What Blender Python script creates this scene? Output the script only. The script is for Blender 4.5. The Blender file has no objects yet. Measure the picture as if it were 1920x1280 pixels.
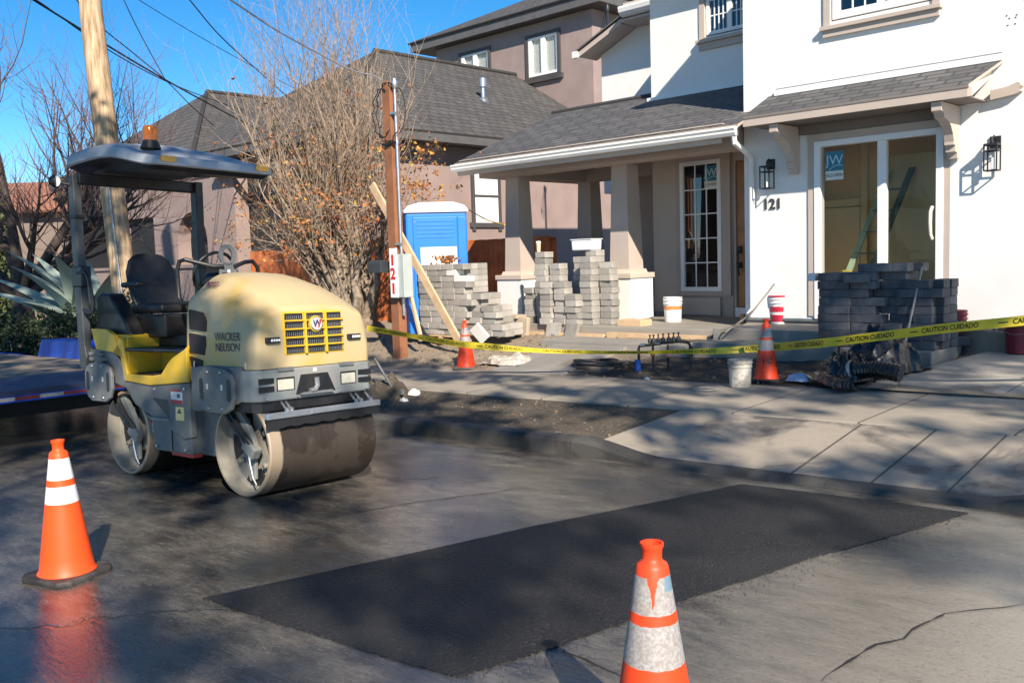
import bpy, bmesh, math, random
from mathutils import Vector, Matrix, noise
R = math.radians
random.seed(7)
SC = bpy.context.scene
COL = SC.collection
V = Vector
# ------------------------------------------------------------------ camera (solved from the vanishing points of the photograph)
F, PITCH, ROLL, AZ, H = 1744.16, .0877490, -.0318529, .7718811, 1.57
def _cam():
    cp, sp, c, s = math.cos(PITCH), math.sin(PITCH), math.cos(ROLL), math.sin(ROLL)
    r0, d0, fw = V((1,0,0)), V((0,-sp,-cp)), V((0,cp,-sp))
    m = Matrix(((math.cos(AZ),-math.sin(AZ),0),(math.sin(AZ),math.cos(AZ),0),(0,0,1)))
    return m @ (r0*c-d0*s), m @ (r0*s+d0*c), m @ fw
RT, DN, FW = _cam()
CP = V((0,0,H))
def ray(x,y): return RT*((x-960)/F)+DN*((y-640)/F)+FW
def onX(x,y,X): r=ray(x,y); return CP+r*(X/r.x)
def onY(x,y,Y): r=ray(x,y); return CP+r*(Y/r.y)
def onZ(x,y,Z): r=ray(x,y); return CP+r*((Z-H)/r.z)
def atd(x,y,d): return CP+ray(x,y)*d
cd = bpy.data.cameras.new('camera'); cam = bpy.data.objects.new('camera', cd); COL.objects.link(cam)
cd.sensor_width = 36; cd.lens = F/1920*36; cd.clip_start=.05; cd.clip_end = 2000
cam.matrix_world = Matrix(((RT.x,-DN.x,-FW.x,0),(RT.y,-DN.y,-FW.y,0),(RT.z,-DN.z,-FW.z,H),(0,0,0,1)))
SC.camera = cam
# ------------------------------------------------------------------ light
SUN = V((1.62,-1,1.28)).normalized()
w = bpy.data.worlds.new('World'); SC.world = w; w.use_nodes = True
nt = w.node_tree; bg = nt.nodes['Background']; sky = nt.nodes.new('ShaderNodeTexSky')
sky.sky_type='NISHITA'; sky.sun_disc=False
sky.sun_elevation = math.asin(SUN.z); sky.sun_rotation = math.atan2(SUN.x, SUN.y)
sky.air_density=.75; sky.dust_density=0; sky.ozone_density=3.2; sky.altitude=600
hs=nt.nodes.new('ShaderNodeHueSaturation'); hs.inputs['Saturation'].default_value=1.32; hs.inputs['Hue'].default_value=.494; nt.links.new(sky.outputs[0],hs.inputs['Color']); nt.links.new(hs.outputs[0],bg.inputs[0]); bg.inputs[1].default_value = .105
sl = bpy.data.lights.new('sun','SUN'); sl.energy=5.0; sl.angle=R(.53); sl.color=(1,.90,.76)
so = bpy.data.objects.new('sun', sl); COL.objects.link(so)
so.rotation_mode='QUATERNION'; so.rotation_quaternion = SUN.to_track_quat('Z','Y'); so.location=(20,-20,30)
SC.view_settings.view_transform='Standard'; SC.view_settings.look='None'; SC.view_settings.exposure=.75; SC.view_settings.gamma=1
SC.cycles.max_bounces=7; SC.cycles.diffuse_bounces=3; SC.cycles.transparent_max_bounces=12
# ------------------------------------------------------------------ helpers
def tag(o, label=None, cat=None, group=None, kind=None):
    if label: o['label']=label
    if cat: o['category']=cat
    if group: o['group']=group
    if kind: o['kind']=kind
    return o
def thing(name, label, cat, loc=(0,0,0), group=None):
    o = bpy.data.objects.new(name, None); o.empty_display_size=.2; COL.objects.link(o); o.location=loc
    return tag(o,label,cat,group)
def copy_tree(o, parent=None):
    c=o.copy(); COL.objects.link(c); c.parent=parent
    for k in ('label','group','category'):
        if parent is not None and k in c and k=='category': del c[k]
    for ch in list(o.children): copy_tree(ch,c)
    return c
class MB:
    def __init__(s): s.v=[]; s.f=[]; s.m=[]; s.uv={}; s.mats=[]; s.sm=[]
    def add(s, vs, fs, mi=0, smooth=False):
        b=len(s.v); s.v+= [tuple(p) for p in vs]
        for f in fs: s.f.append([b+i for i in f]); s.m.append(mi); s.sm.append(smooth)
        return s
    def box(s,x0,x1,y0,y1,z0,z1,mi=0,M=None):
        p=[V((x,y,z)) for z in (z0,z1) for y in (y0,y1) for x in (x0,x1)]
        if M: p=[M@q for q in p]
        return s.add(p,[(0,2,3,1),(4,5,7,6),(0,1,5,4),(2,6,7,3),(0,4,6,2),(1,3,7,5)],mi)
    def cbox(s,c,size,rot=None,mi=0):
        M=Matrix.Translation(V(c))@(rot.to_4x4() if rot else Matrix())
        a,b,d=[q/2 for q in size]; return s.box(-a,a,-b,b,-d,d,mi,M)
    def prism(s,poly,axis,a,b,mi=0,M=None):
        n=len(poly)
        def mk(u,v,w): return V((w,u,v)) if axis=='x' else (V((u,w,v)) if axis=='y' else V((u,v,w)))
        p=[mk(u,v,a) for u,v in poly]+[mk(u,v,b) for u,v in poly]
        if M: p=[M@q for q in p]
        ar=sum(poly[i][0]*poly[(i+1)%n][1]-poly[(i+1)%n][0]*poly[i][1] for i in range(n))
        flip=(ar>0)!=(axis=='y'); flip = flip if b>a else not flip
        c1=list(range(n)); c2=list(range(n,2*n))
        fs=[c1[::-1] if flip else c1, c2 if flip else c2[::-1]]
        for i in range(n):
            j=(i+1)%n; q=(i,j,n+j,n+i); fs.append(q if flip else q[::-1])
        return s.add(p,fs,mi)
    def tube(s,pts,rad,n=6,mi=0,cap=True,smooth=True):
        pts=[V(p) for p in pts]; m=len(pts)
        if not hasattr(rad,'__len__'): rad=[rad]*m
        vs=[]; u=None
        for i,p in enumerate(pts):
            t=(pts[min(i+1,m-1)]-pts[max(i-1,0)])
            if t.length<1e-9: t=V((0,0,1))
            t.normalize()
            if u is None: u=t.orthogonal().normalized()
            else:
                u=u-t*u.dot(t)
                u = u.normalized() if u.length>1e-6 else t.orthogonal().normalized()
            w=t.cross(u)
            for k in range(n):
                a=2*math.pi*k/n; vs.append(p+(u*math.cos(a)+w*math.sin(a))*rad[i])
        fs=[]
        for i in range(m-1):
            for k in range(n):
                fs.append((i*n+k,i*n+(k+1)%n,(i+1)*n+(k+1)%n,(i+1)*n+k))
        s.add(vs,fs,mi,smooth)
        if cap and n>2:
            s.add([vs[k] for k in range(n)],[tuple(range(n))[::-1]],mi); s.add([vs[(m-1)*n+k] for k in range(n)],[tuple(range(n))],mi)
        return s
    def lathe(s,prof,n=24,M=None,mi=0,smooth=True,mis=None):
        M=M or Matrix(); k=len(prof); vs=[M@V((r*math.cos(2*math.pi*i/n),r*math.sin(2*math.pi*i/n),z)) for r,z in prof for i in range(n)]
        for j in range(k-1):
            fs=[(j*n+i,j*n+(i+1)%n,(j+1)*n+(i+1)%n,(j+1)*n+i) for i in range(n)]
            b=len(s.v)
            if j==0: s.v+=[tuple(p) for p in vs]; base=b
            for f in fs: s.f.append([base+q for q in f]); s.m.append(mis[j] if mis else mi); s.sm.append(smooth)
        return s
    def quad(s,pts,mi=0): return s.add(pts,[tuple(range(len(pts)))],mi)
    def build(s,name,mats,parent=None,bevel=0,seg=2,sharp=40,world=True):
        me=bpy.data.meshes.new(name); me.from_pydata(s.v,[],s.f)
        if not isinstance(mats,(list,tuple)): mats=[mats]
        for m in mats: me.materials.append(m)
        me.polygons.foreach_set('material_index',s.m); me.polygons.foreach_set('use_smooth',s.sm)
        me.update()
        if any(s.sm): me.set_sharp_from_angle(angle=R(sharp))
        o=bpy.data.objects.new(name,me); COL.objects.link(o)
        if parent: o.parent=parent
        if bevel:
            b=o.modifiers.new('bevel','BEVEL'); b.width=bevel; b.segments=seg; b.limit_method='ANGLE'; b.angle_limit=R(35)
        return o
def panel(name,pts,mat,parent,thick=.04,under=None):
    """flat slab with metre UVs: u along pts[0]->pts[1], v across"""
    pts=[V(p) for p in pts]; n=len(pts)
    u=(pts[1]-pts[0]).normalized(); nn=u.cross(pts[-1]-pts[0]).normalized()
    if nn.z<0: nn=-nn
    v=nn.cross(u)
    me=bpy.data.meshes.new(name); vs=[p+nn*thick for p in pts]+pts
    fs=[tuple(range(n)),tuple(range(n,2*n))[::-1]]+[(i,(i+1)%n,n+(i+1)%n,n+i) for i in range(n)]
    me.from_pydata([tuple(p) for p in vs],[],fs); me.materials.append(mat); me.materials.append(under or mat)
    ul=me.uv_layers.new(name='uv')
    for p in me.polygons:
        if p.index>0: p.material_index=1
        for li in p.loop_indices:
            q=vs[me.loops[li].vertex_index]; ul.data[li].uv=((q-pts[0]).dot(u),(q-pts[0]).dot(v))
    me.update(); bm=bmesh.new(); bm.from_mesh(me); bmesh.ops.recalc_face_normals(bm,faces=bm.faces); bm.to_mesh(me); bm.free()
    o=bpy.data.objects.new(name,me); COL.objects.link(o); o.parent=parent
    return o
def text(body,size,M,mat,name,parent,ext=.003,align='CENTER',sx=1.0,bold=0.0,fn=None):
    c=bpy.data.curves.new(name,'FONT'); c.body=body; c.size=size; c.align_x=align; c.align_y='CENTER'; c.extrude=ext; c.offset=bold; c.resolution_u=3
    t=bpy.data.objects.new(name+'_c',c); COL.objects.link(t)
    dg=bpy.context.evaluated_depsgraph_get(); me=bpy.data.meshes.new_from_object(t.evaluated_get(dg))
    bpy.data.objects.remove(t)
    for v in me.vertices:
        p=V((v.co.x*sx,v.co.y,v.co.z)); v.co = fn(p) if fn else M@p
    me.materials.clear(); me.materials.append(mat)
    o=bpy.data.objects.new(name,me); COL.objects.link(o); o.parent=parent
    return o
def frame(o,x,y,z=None):
    x=V(x).normalized(); y=V(y); z=x.cross(y).normalized(); y=z.cross(x)
    m=Matrix((x,y,z)).transposed().to_4x4(); m.translation=V(o); return m
def heightfield(name,xs,ys,fn,mat):
    me=bpy.data.meshes.new(name); nx=len(xs); vs=[(x,y,fn(x,y)) for y in ys for x in xs]
    fs=[(j*nx+i,j*nx+i+1,(j+1)*nx+i+1,(j+1)*nx+i) for j in range(len(ys)-1) for i in range(nx-1)]
    me.from_pydata(vs,[],fs); me.materials.append(mat)
    for p in me.polygons: p.use_smooth=True
    me.update(); o=bpy.data.objects.new(name,me); COL.objects.link(o); return o
def lin(a,b,n): return [a+(b-a)*i/(n-1) for i in range(n)]
def sstep(a,b,x): t=min(1,max(0,(x-a)/(b-a))); return t*t*(3-2*t)
# ------------------------------------------------------------------ materials
class NB:
    def __init__(s,name):
        m=bpy.data.materials.new(name); m.use_nodes=True; s.m=m; s.t=m.node_tree; s.b=s.t.nodes['Principled BSDF']; s._co=None
    def n(s,typ,**k):
        x=s.t.nodes.new(typ)
        for a,b in k.items(): setattr(x,a,b)
        return x
    def l(s,a,b): s.t.links.new(a,b)
    def co(s):
        if not s._co: s._co=s.n('ShaderNodeTexCoord')
        return s._co.outputs['Object']
    def noise(s,scale,det=4,rough=.55,vec=None,dist=0):
        x=s.n('ShaderNodeTexNoise'); x.inputs['Scale'].default_value=scale; x.inputs['Detail'].default_value=det; x.inputs['Roughness'].default_value=rough; x.inputs['Distortion'].default_value=dist
        s.l(vec or s.co(),x.inputs['Vector']); return x.outputs['Fac']
    def stretch(s,sc):
        x=s.n('ShaderNodeMapping'); x.inputs['Scale'].default_value=sc; s.l(s.co(),x.inputs['Vector']); return x.outputs['Vector']
    def ramp(s,fac,stops):
        x=s.n('ShaderNodeValToRGB'); e=x.color_ramp.elements
        while len(e)<len(stops): e.new(.5)
        for q,(p,c) in zip(e,stops):
            q.position=p; q.color=(*c,1) if hasattr(c,'__len__') else (c,c,c,1)
        s.l(fac,x.inputs[0]); return x.outputs[0]
    def mix(s,fac,a,b,mode='MIX'):
        x=s.n('ShaderNodeMix',data_type='RGBA',blend_type=mode)
        for sock,val in ((x.inputs[0],fac),(x.inputs[6],a),(x.inputs[7],b)):
            if hasattr(val,'links') or isinstance(val,bpy.types.NodeSocket): s.l(val,sock)
            elif hasattr(val,'__len__'): sock.default_value=(*val,1)
            else: sock.default_value=val
        return x.outputs[2]
    def math(s,op,a,b=0,c=None):
        x=s.n('ShaderNodeMath',operation=op)
        for sock,val in zip(x.inputs,(a,b,c)):
            if val is None: continue
            if isinstance(val,bpy.types.NodeSocket): s.l(val,sock)
            else: sock.default_value=val
        return x.outputs[0]
    def bump(s,h,st=.2,d=.02,norm=None):
        x=s.n('ShaderNodeBump'); x.inputs['Strength'].default_value=st; x.inputs['Distance'].default_value=d; s.l(h,x.inputs['Height'])
        if norm: s.l(norm,x.inputs['Normal'])
        s.l(x.outputs[0],s.b.inputs['Normal']); return x.outputs[0]
    def set(s,col=None,rough=None,metal=None,spec=None):
        for k,v in (('Base Color',col),('Roughness',rough),('Metallic',metal),('Specular IOR Level',spec)):
            if v is None: continue
            if isinstance(v,bpy.types.NodeSocket): s.l(v,s.b.inputs[k])
            else: s.b.inputs[k].default_value=(*v,1) if hasattr(v,'__len__') else v
        return s.m
def mul(c,k): return tuple(min(1,q*k) for q in c)
def mat(name,c,rough=.6,var=.18,scale=6,bump=.15,bscale=80,bd=.01,metal=0,dirt=None,dscale=3,damt=.5,spec=.5):
    b=NB(name); f=b.noise(scale,5); col=b.mix(b.ramp(f,[(.3,0.),(.7,1.)]),mul(c,1-var),mul(c,1+var))
    if dirt:
        d=b.ramp(b.noise(dscale,7,.65),[(.45,0.),(.72,1.)]); d=b.math('MULTIPLY',d,damt); col=b.mix(d,col,dirt)
    r=b.math('ADD',b.math('MULTIPLY',b.noise(scale*2.3,3),.25),rough-.12)
    if bump: b.bump(b.noise(bscale,3),bump,bd)
    return b.set(col,r,metal,spec)
def vary(m,amt):
    t=m.node_tree; b=t.nodes['Principled BSDF']; s=b.inputs['Base Color'].links[0].from_socket; oi=t.nodes.new('ShaderNodeObjectInfo'); hs=t.nodes.new('ShaderNodeHueSaturation'); mr=t.nodes.new('ShaderNodeMapRange'); mr.inputs[3].default_value=1-amt; mr.inputs[4].default_value=1+amt
    t.links.new(oi.outputs['Random'],mr.inputs[0]); t.links.new(mr.outputs[0],hs.inputs['Value']); t.links.new(s,hs.inputs['Color']); t.links.new(hs.outputs[0],b.inputs['Base Color']); return m
def emit(name,c,e):
    b=NB(name); b.b.inputs['Emission Color'].default_value=(*c,1); b.b.inputs['Emission Strength'].default_value=e; return b.set(c,.4)
def glassmat(name,tint=(.75,.78,.72),refl=1.0,rough=.01):
    m=bpy.data.materials.new(name); m.use_nodes=True; t=m.node_tree; t.nodes.clear()
    o=t.nodes.new('ShaderNodeOutputMaterial'); mx=t.nodes.new('ShaderNodeMixShader'); tr=t.nodes.new('ShaderNodeBsdfTransparent'); gl=t.nodes.new('ShaderNodeBsdfGlossy'); fr=t.nodes.new('ShaderNodeFresnel'); mu=t.nodes.new('ShaderNodeMath')
    tr.inputs[0].default_value=(*tint,1); gl.inputs['Roughness'].default_value=rough; fr.inputs[0].default_value=1.5
    no=t.nodes.new('ShaderNodeTexNoise'); no.inputs['Scale'].default_value=1.2; bp=t.nodes.new('ShaderNodeBump'); bp.inputs['Strength'].default_value=.03; t.links.new(no.outputs[0],bp.inputs['Height']); t.links.new(bp.outputs[0],gl.inputs['Normal'])
    mu.operation='MULTIPLY'; mu.inputs[1].default_value=refl; t.links.new(fr.outputs[0],mu.inputs[0]); t.links.new(mu.outputs[0],mx.inputs[0])
    t.links.new(tr.outputs[0],mx.inputs[1]); t.links.new(gl.outputs[0],mx.inputs[2]); t.links.new(mx.outputs[0],o.inputs[0]); return m
def shingle(name,cs,wd=.30,hh=.14,bstr=.6):
    b=NB(name); uv=b.n('ShaderNodeTexCoord').outputs['UV']
    br=b.n('ShaderNodeTexBrick'); br.offset=.37; br.inputs['Scale'].default_value=1; br.inputs['Mortar Size'].default_value=.020; br.inputs['Mortar Smooth'].default_value=.15; br.inputs['Bias'].default_value=0
    br.inputs['Brick Width'].default_value=wd; br.inputs['Row Height'].default_value=hh
    b.l(uv,br.inputs['Vector']); br.inputs['Color1'].default_value=(*cs[0],1); br.inputs['Color2'].default_value=(*cs[1],1); br.inputs['Mortar'].default_value=(*cs[2],1)
    nz=b.noise(7,4,vec=uv); nz2=b.noise(.7,3,vec=uv)
    c=b.mix(.16,br.outputs['Color'],b.mix(b.ramp(nz,[(.35,0.),(.65,1.)]),mul(cs[0],.75),mul(cs[1],1.2)))
    c=b.mix(b.math('MULTIPLY',nz2,.35),c,mul(cs[1],1.15))
    sp=b.n('ShaderNodeSeparateXYZ'); b.l(uv,sp.inputs[0]); saw=b.math('FRACT',b.math('DIVIDE',sp.outputs[1],hh))
    hgt=b.math('ADD',b.math('MULTIPLY',b.math('SUBTRACT',1,saw),.8),b.math('MULTIPLY',br.outputs['Fac'],-.4))
    hgt=b.math('ADD',hgt,b.math('MULTIPLY',b.noise(90,2,vec=uv),.3))
    b.bump(hgt,bstr,.025); return b.set(c,.85)
m_white=mat('stucco_white',(.80,.79,.77),.85,.03,2.2,.35,140,.006,dirt=(.62,.58,.52),dscale=.9,damt=.18)
m_tan=mat('stucco_tan',(.46,.385,.335),.85,.05,2.5,.35,140,.006)
m_tan2=mat('trim_tan',(.50,.415,.355),.6,.05,3,.08,60)
m_cream=mat('stucco_warm_tan',(.52,.44,.37),.85,.05,2.5,.35,140,.006)
m_mauve=mat('stucco_mauve',(.30,.225,.205),.9,.12,1.6,.4,120,.006,dirt=(.30,.21,.19),dscale=1.3,damt=.5)
m_vinyl=mat('vinyl_white',(.82,.82,.81),.35,.03,3,.02)
m_gut=mat('gutter_white',(.78,.77,.74),.45,.05,3,.02)
m_dkfascia=mat('fascia_dark',(.105,.10,.10),.6,.15,3,.1)
m_dktrim=mat('trim_dark',(.07,.062,.062),.6,.15,3,.1)
m_shingle=shingle('shingle_charcoal',((.05,.05,.054),(.13,.125,.125),(.016,.016,.018)),.32,.145)
m_shake=shingle('tile_grey_brown',((.055,.052,.05),(.105,.097,.09),(.008,.0075,.007)),.36,.26,1.0)
m_terra=shingle('tile_terracotta',((.30,.12,.07),(.36,.16,.10),(.1,.05,.03)),.25,.25)
m_glass=glassmat('glass_clear',(.95,.95,.90),.45)
m_glassd=glassmat('glass_dark',(.22,.26,.32),3.2)
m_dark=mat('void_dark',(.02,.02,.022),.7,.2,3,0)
m_room=mat('room_drywall',(.80,.60,.32),.9,.15,1.5,.05)
m_room2=mat('room_door_panel',(.85,.70,.44),.8,.08,1.2,.05)
m_wood=mat('lumber_pine',(.62,.43,.26),.7,.15,4,.1,dirt=(.35,.2,.1),dscale=5,damt=.4)
m_door=mat('door_oak',(.36,.17,.07),.45,.2,5,.1)
m_red=mat('post_redwood',(.28,.115,.055),.65,.2,4,.2,50)
m_blackm=mat('metal_black',(.018,.018,.02),.45,.2,8,.05)
m_galv=mat('galvanised',(.55,.56,.58),.35,.1,10,.05,metal=.85)
m_steel=mat('steel_dull',(.30,.31,.31),.45,.2,8,.1,metal=.6)
m_number=mat('number_dark',(.05,.045,.04),.4,.1,5,0)
# ------------------------------------------------------------------ ground
def g(X): return .025*(X+3.5) if X>=-12 else -.2125+.012*(X+12)
def croad(Y): return 0 if Y<2 else -.035*(Y-2)
YC=6.25
def hcurb(X):
    a=sstep(-5.35,-4.45,X); b=1-sstep(-2.0,-1.35,X); return .005-.115*min(a,b)
def road_z(X,Y): return g(X)+croad(min(Y,YC))+.004*noise.noise(V((X*.9,Y*.9,0)))
def yard_z(X,Y):
    t=min(1,max(0,(Y-9.25)/2.5)); z=g(X)*(1-.7*t)+.125+.30*t
    if X>-4.3: z=z*(1-sstep(-4.3,-3.9,X))+(g(X)*.6+.16+.05*min(t,1))*sstep(-4.3,-3.9,X) if Y<11.7 else z
    z+=.22*sstep(11.3,12.1,Y)*sstep(-4.2,-3.7,X)
    k=sstep(9.25,9.7,Y)
    z+=k*(.035*noise.noise(V((X*1.7,Y*1.7,1)))+.02*noise.noise(V((X*5,Y*5,2))))
    if -8.1<X<-3.8 and Y<11: z-=.07*k*sstep(-8.1,-7.7,X)
    return z
def side_z(X,Y): return g(X)+.08+.045*(Y-7.65)/1.6
def strip_z(X,Y):
    t=(Y-6.4)/1.25; z=g(X)+hcurb(X)*(1-t)+.075*t
    e=sstep(0,.15,t)*sstep(0,.15,1-t)
    return z-.03*e+e*(.035*noise.noise(V((X*2.1,Y*2.1,5)))+.02*noise.noise(V((X*6,Y*6,7))))
# road: old wet concrete-grey asphalt
b=NB('road_wet'); co=b.co()
n1=b.noise(.55,6,.6); n2=b.noise(3.2,6,.65,vec=b.stretch((1,2.2,1))); n3=b.noise(180,2)
wet=b.ramp(b.math('ADD',b.math('MULTIPLY',n1,.65),b.math('MULTIPLY',n2,.35)),[(.40,1.),(.60,0.)])
sx=b.n('ShaderNodeSeparateXYZ'); b.l(co,sx.inputs[0])
dryr=b.math('MULTIPLY',b.ramp(b.math('ADD',b.math('MULTIPLY',sx.outputs[0],.16),.80),[(.40,0.),(.62,1.)]),b.ramp(b.math('SUBTRACT',1.45,b.math('MULTIPLY',sx.outputs[1],.2)),[(.2,0.),(.5,1.)]))
wetf=b.math('MULTIPLY',wet,b.math('SUBTRACT',1,b.math('MULTIPLY',dryr,.75)))
wet2=b.math('MINIMUM',1,b.math('ADD',b.math('MULTIPLY',wetf,.55),b.math('MULTIPLY',b.math('SUBTRACT',1,dryr),b.ramp(b.math('ADD',b.math('MULTIPLY',sx.outputs[1],.18),b.math('MULTIPLY',n2,.5)),[(.75,.66),(1.05,.40)]))))
colr=b.mix(n2,(.085,.072,.058),(.15,.128,.10)); colr=b.mix(b.math('MULTIPLY',n3,.5),colr,(.22,.195,.16))
cold=b.mix(dryr,colr,b.mix(n3,(.20,.175,.14),(.44,.39,.32)))
col=b.mix(wet2,cold,b.mix(b.ramp(n2,[(.35,0.),(.7,1.)]),(.030,.029,.029),(.155,.138,.116)))
# cracks
vo=b.n('ShaderNodeTexVoronoi',feature='DISTANCE_TO_EDGE'); vo.inputs['Scale'].default_value=.32
wv=b.n('ShaderNodeVectorMath',operation='ADD'); nn_=b.n('ShaderNodeTexNoise'); nn_.inputs['Scale'].default_value=1.6; nn_.inputs['Detail'].default_value=6; b.l(co,nn_.inputs['Vector']); b.l(co,wv.inputs[0]); b.l(nn_.outputs['Color'],wv.inputs[1]); b.l(wv.outputs[0],vo.inputs['Vector'])
crack=b.ramp(vo.outputs['Distance'],[(.0,1.),(.006,0.)])
crack=b.math('MULTIPLY',crack,b.ramp(b.noise(.4,2),[(.48,0.),(.56,1.)]))
col=b.mix(b.math('MULTIPLY',crack,.8),col,(.012,.012,.012))
rough=b.math('ADD',b.math('MULTIPLY',b.math('SUBTRACT',1,wet2),.15),b.math('ADD',.05,b.math('MULTIPLY',b.ramp(n2,[(.4,0.),(.7,1.)]),.17)))
hh=b.math('ADD',b.math('MULTIPLY',n3,.5),b.math('ADD',b.math('MULTIPLY',b.noise(42,4),.6),b.math('MULTIPLY',crack,-2.)))
hh=b.math('ADD',hh,b.math('MULTIPLY',b.noise(9,5,.6,vec=b.stretch((1,2.5,1))),1.1))
spk=b.noise(62,3,.7); col=b.mix(b.ramp(spk,[(.56,0.),(.70,.55)]),col,(.24,.22,.19)); col=b.mix(b.ramp(spk,[(.30,.5),(.42,0.)]),col,(.012,.012,.012)); rip=b.noise(14,6,.7,vec=b.stretch((1,3.2,1))); hh=b.math('ADD',hh,b.math('ADD',b.math('MULTIPLY',spk,.9),b.math('MULTIPLY',rip,1.6))); col=b.mix(b.ramp(rip,[(.55,0.),(.68,.35)]),col,(.26,.235,.20)); col=b.mix(b.ramp(rip,[(.34,.35),(.45,0.)]),col,(.02,.02,.02))
b.bump(hh,.20,.010)
m_road=b.set(col,rough,0,.95)
b=NB('fresh_asphalt'); n3=b.noise(130,3,.7); vv=b.n('ShaderNodeTexVoronoi'); vv.inputs['Scale'].default_value=70; b.l(b.co(),vv.inputs['Vector'])
col=b.mix(b.ramp(n3,[(.35,0.),(.75,1.)]),(.004,.004,.005),(.022,.022,.025)); col=b.mix(b.math('MULTIPLY',b.noise(.9,4),.25),col,(.028,.026,.025))
col=b.mix(b.ramp(b.noise(58,3,.7),[(.55,0.),(.70,.75)]),col,(.095,.09,.088)); col=b.mix(b.math('MULTIPLY',b.ramp(b.noise(.8,3),[(.5,0.),(.68,1.)]),.35),col,(.07,.066,.062)); b.bump(b.math('ADD',vv.outputs['Distance'],n3),.9,.010); m_patch=b.set(col,b.math('ADD',.40,b.math('MULTIPLY',n3,.3)),0,.4)  # broad paler mix paints a soft sunlit dapple into the patch
def concrete(name,c,stain,joints=None,dark=.45,ss=.7):
    b=NB(name); n1=b.noise(1.2,6,.65); n2=b.noise(160,2); n4=b.noise(12,5,.7)
    col=b.mix(n1,mul(c,.78),mul(c,1.12)); col=b.mix(b.math('MULTIPLY',n2,.35),col,mul(c,.7))
    st=b.ramp(b.noise(ss,5,.6,dist=.6),[(.50,0.),(.60,1.)]); col=b.mix(b.math('MULTIPLY',st,dark),col,stain)
    col=b.mix(b.math('MULTIPLY',b.ramp(n4,[(.5,0.),(.8,1.)]),.25),col,mul(stain,1.2))
    h=b.math('ADD',b.math('MULTIPLY',n2,.4),n4)
    if joints:
        sx=b.n('ShaderNodeSeparateXYZ'); b.l(b.co(),sx.inputs[0]); j=None
        for ax,pos,wd in joints:
            v=b.math('ABSOLUTE',b.math('SUBTRACT',sx.outputs[ax],pos)) if pos is not None and not isinstance(pos,tuple) else b.math('ABSOLUTE',b.math('SUBTRACT',b.math('MODULO',b.math('ADD',sx.outputs[ax],100+pos[0]),pos[1]),pos[1]/2))
            q=b.math('LESS_THAN',v,wd); j=q if j is None else b.math('MAXIMUM',j,q)
        col=b.mix(b.math('MULTIPLY',j,.85),col,(.045,.04,.035)); h=b.math('SUBTRACT',h,b.math('MULTIPLY',j,3))
    b.bump(h,.22,.01); return b.set(col,b.math('ADD',.62,b.math('MULTIPLY',n1,.25)))
m_side=concrete('concrete_sidewalk',(.37,.32,.255),(.10,.095,.09),[(0,(.35,1.22),.010)])
m_apron=concrete('concrete_apron',(.37,.315,.25),(.075,.07,.065),[(0,-3.33,.011),(0,-2.72,.011),(0,-2.2,.009)],.85,1.1)
m_drive=concrete('concrete_drive',(.38,.345,.295),(.13,.125,.12),[(0,-2.72,.008),(0,-1.5,.008),(1,10.2,.008)],.4)
m_walk=concrete('concrete_walk',(.31,.285,.25),(.16,.15,.14),[(1,10.6,.008)],.3)
m_slab=concrete('concrete_slab',(.33,.30,.255),(.2,.18,.16),None,.4)
m_kerb=concrete('concrete_kerb',(.085,.08,.072),(.025,.024,.023),[(0,(.2,2.4),.008)],.75,1.6)
def dirtmat(name,c1,c2,c3,dry):
    b=NB(name); n1=b.noise(2.2,7,.7); n2=b.noise(34,4,.7); n3=b.noise(110,2)
    col=b.mix(b.ramp(n1,[(.35,0.),(.65,1.)]),c1,c2); col=b.mix(b.ramp(n2,[(.5,0.),(.75,1.)]),col,c3); col=b.mix(b.math('MULTIPLY',b.ramp(n3,[(.55,0.),(.7,1.)]),.4),col,mul(c3,1.3))
    if dry:
        sx=b.n('ShaderNodeSeparateXYZ'); b.l(b.co(),sx.inputs[0])
        # dry pale soil left of the walk and against the house; darker trench soil between walk and drive
        k=b.math('MULTIPLY',b.ramp(b.math('ADD',b.math('MULTIPLY',sx.outputs[0],.2),b.math('MULTIPLY',b.noise(1.4,4),.3)),[(-0.,0.),(.0,0.)]),0)
        a=b.n('ShaderNodeMapRange'); b.l(b.math('ADD',sx.outputs[0],b.math('MULTIPLY',b.noise(1.5,4),1.4)),a.inputs[0]); a.inputs[1].default_value=-7.6; a.inputs[2].default_value=-7.0
        c=b.n('ShaderNodeMapRange'); b.l(b.math('ADD',sx.outputs[0],b.math('MULTIPLY',b.noise(1.5,4),.3)),c.inputs[0]); c.inputs[1].default_value=-3.75; c.inputs[2].default_value=-3.5
        dark_soil=b.math('MULTIPLY',a.outputs[0],b.math('SUBTRACT',1,c.outputs[0]))
        col=b.mix(dark_soil,b.mix(n2,(.24,.185,.13),(.40,.32,.235)),col)
    b.bump(b.math('ADD',n1,b.math('ADD',n2,b.math('MULTIPLY',n3,.5))),.8,.03); return b.set(col,.95)
m_dirt=dirtmat('soil_yard',(.035,.028,.022),(.085,.065,.048),(.15,.12,.09),True)
m_strip=dirtmat('soil_strip',(.05,.04,.03),(.12,.095,.07),(.20,.165,.12),False)
rx=lin(-60,-14,24)+lin(-13.8,2,100)+lin(2.5,40,20)
road=heightfield('road',rx,lin(-30,-2,12)+lin(-1.8,YC,46),road_z,m_road); tag(road,kind='structure')
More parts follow.
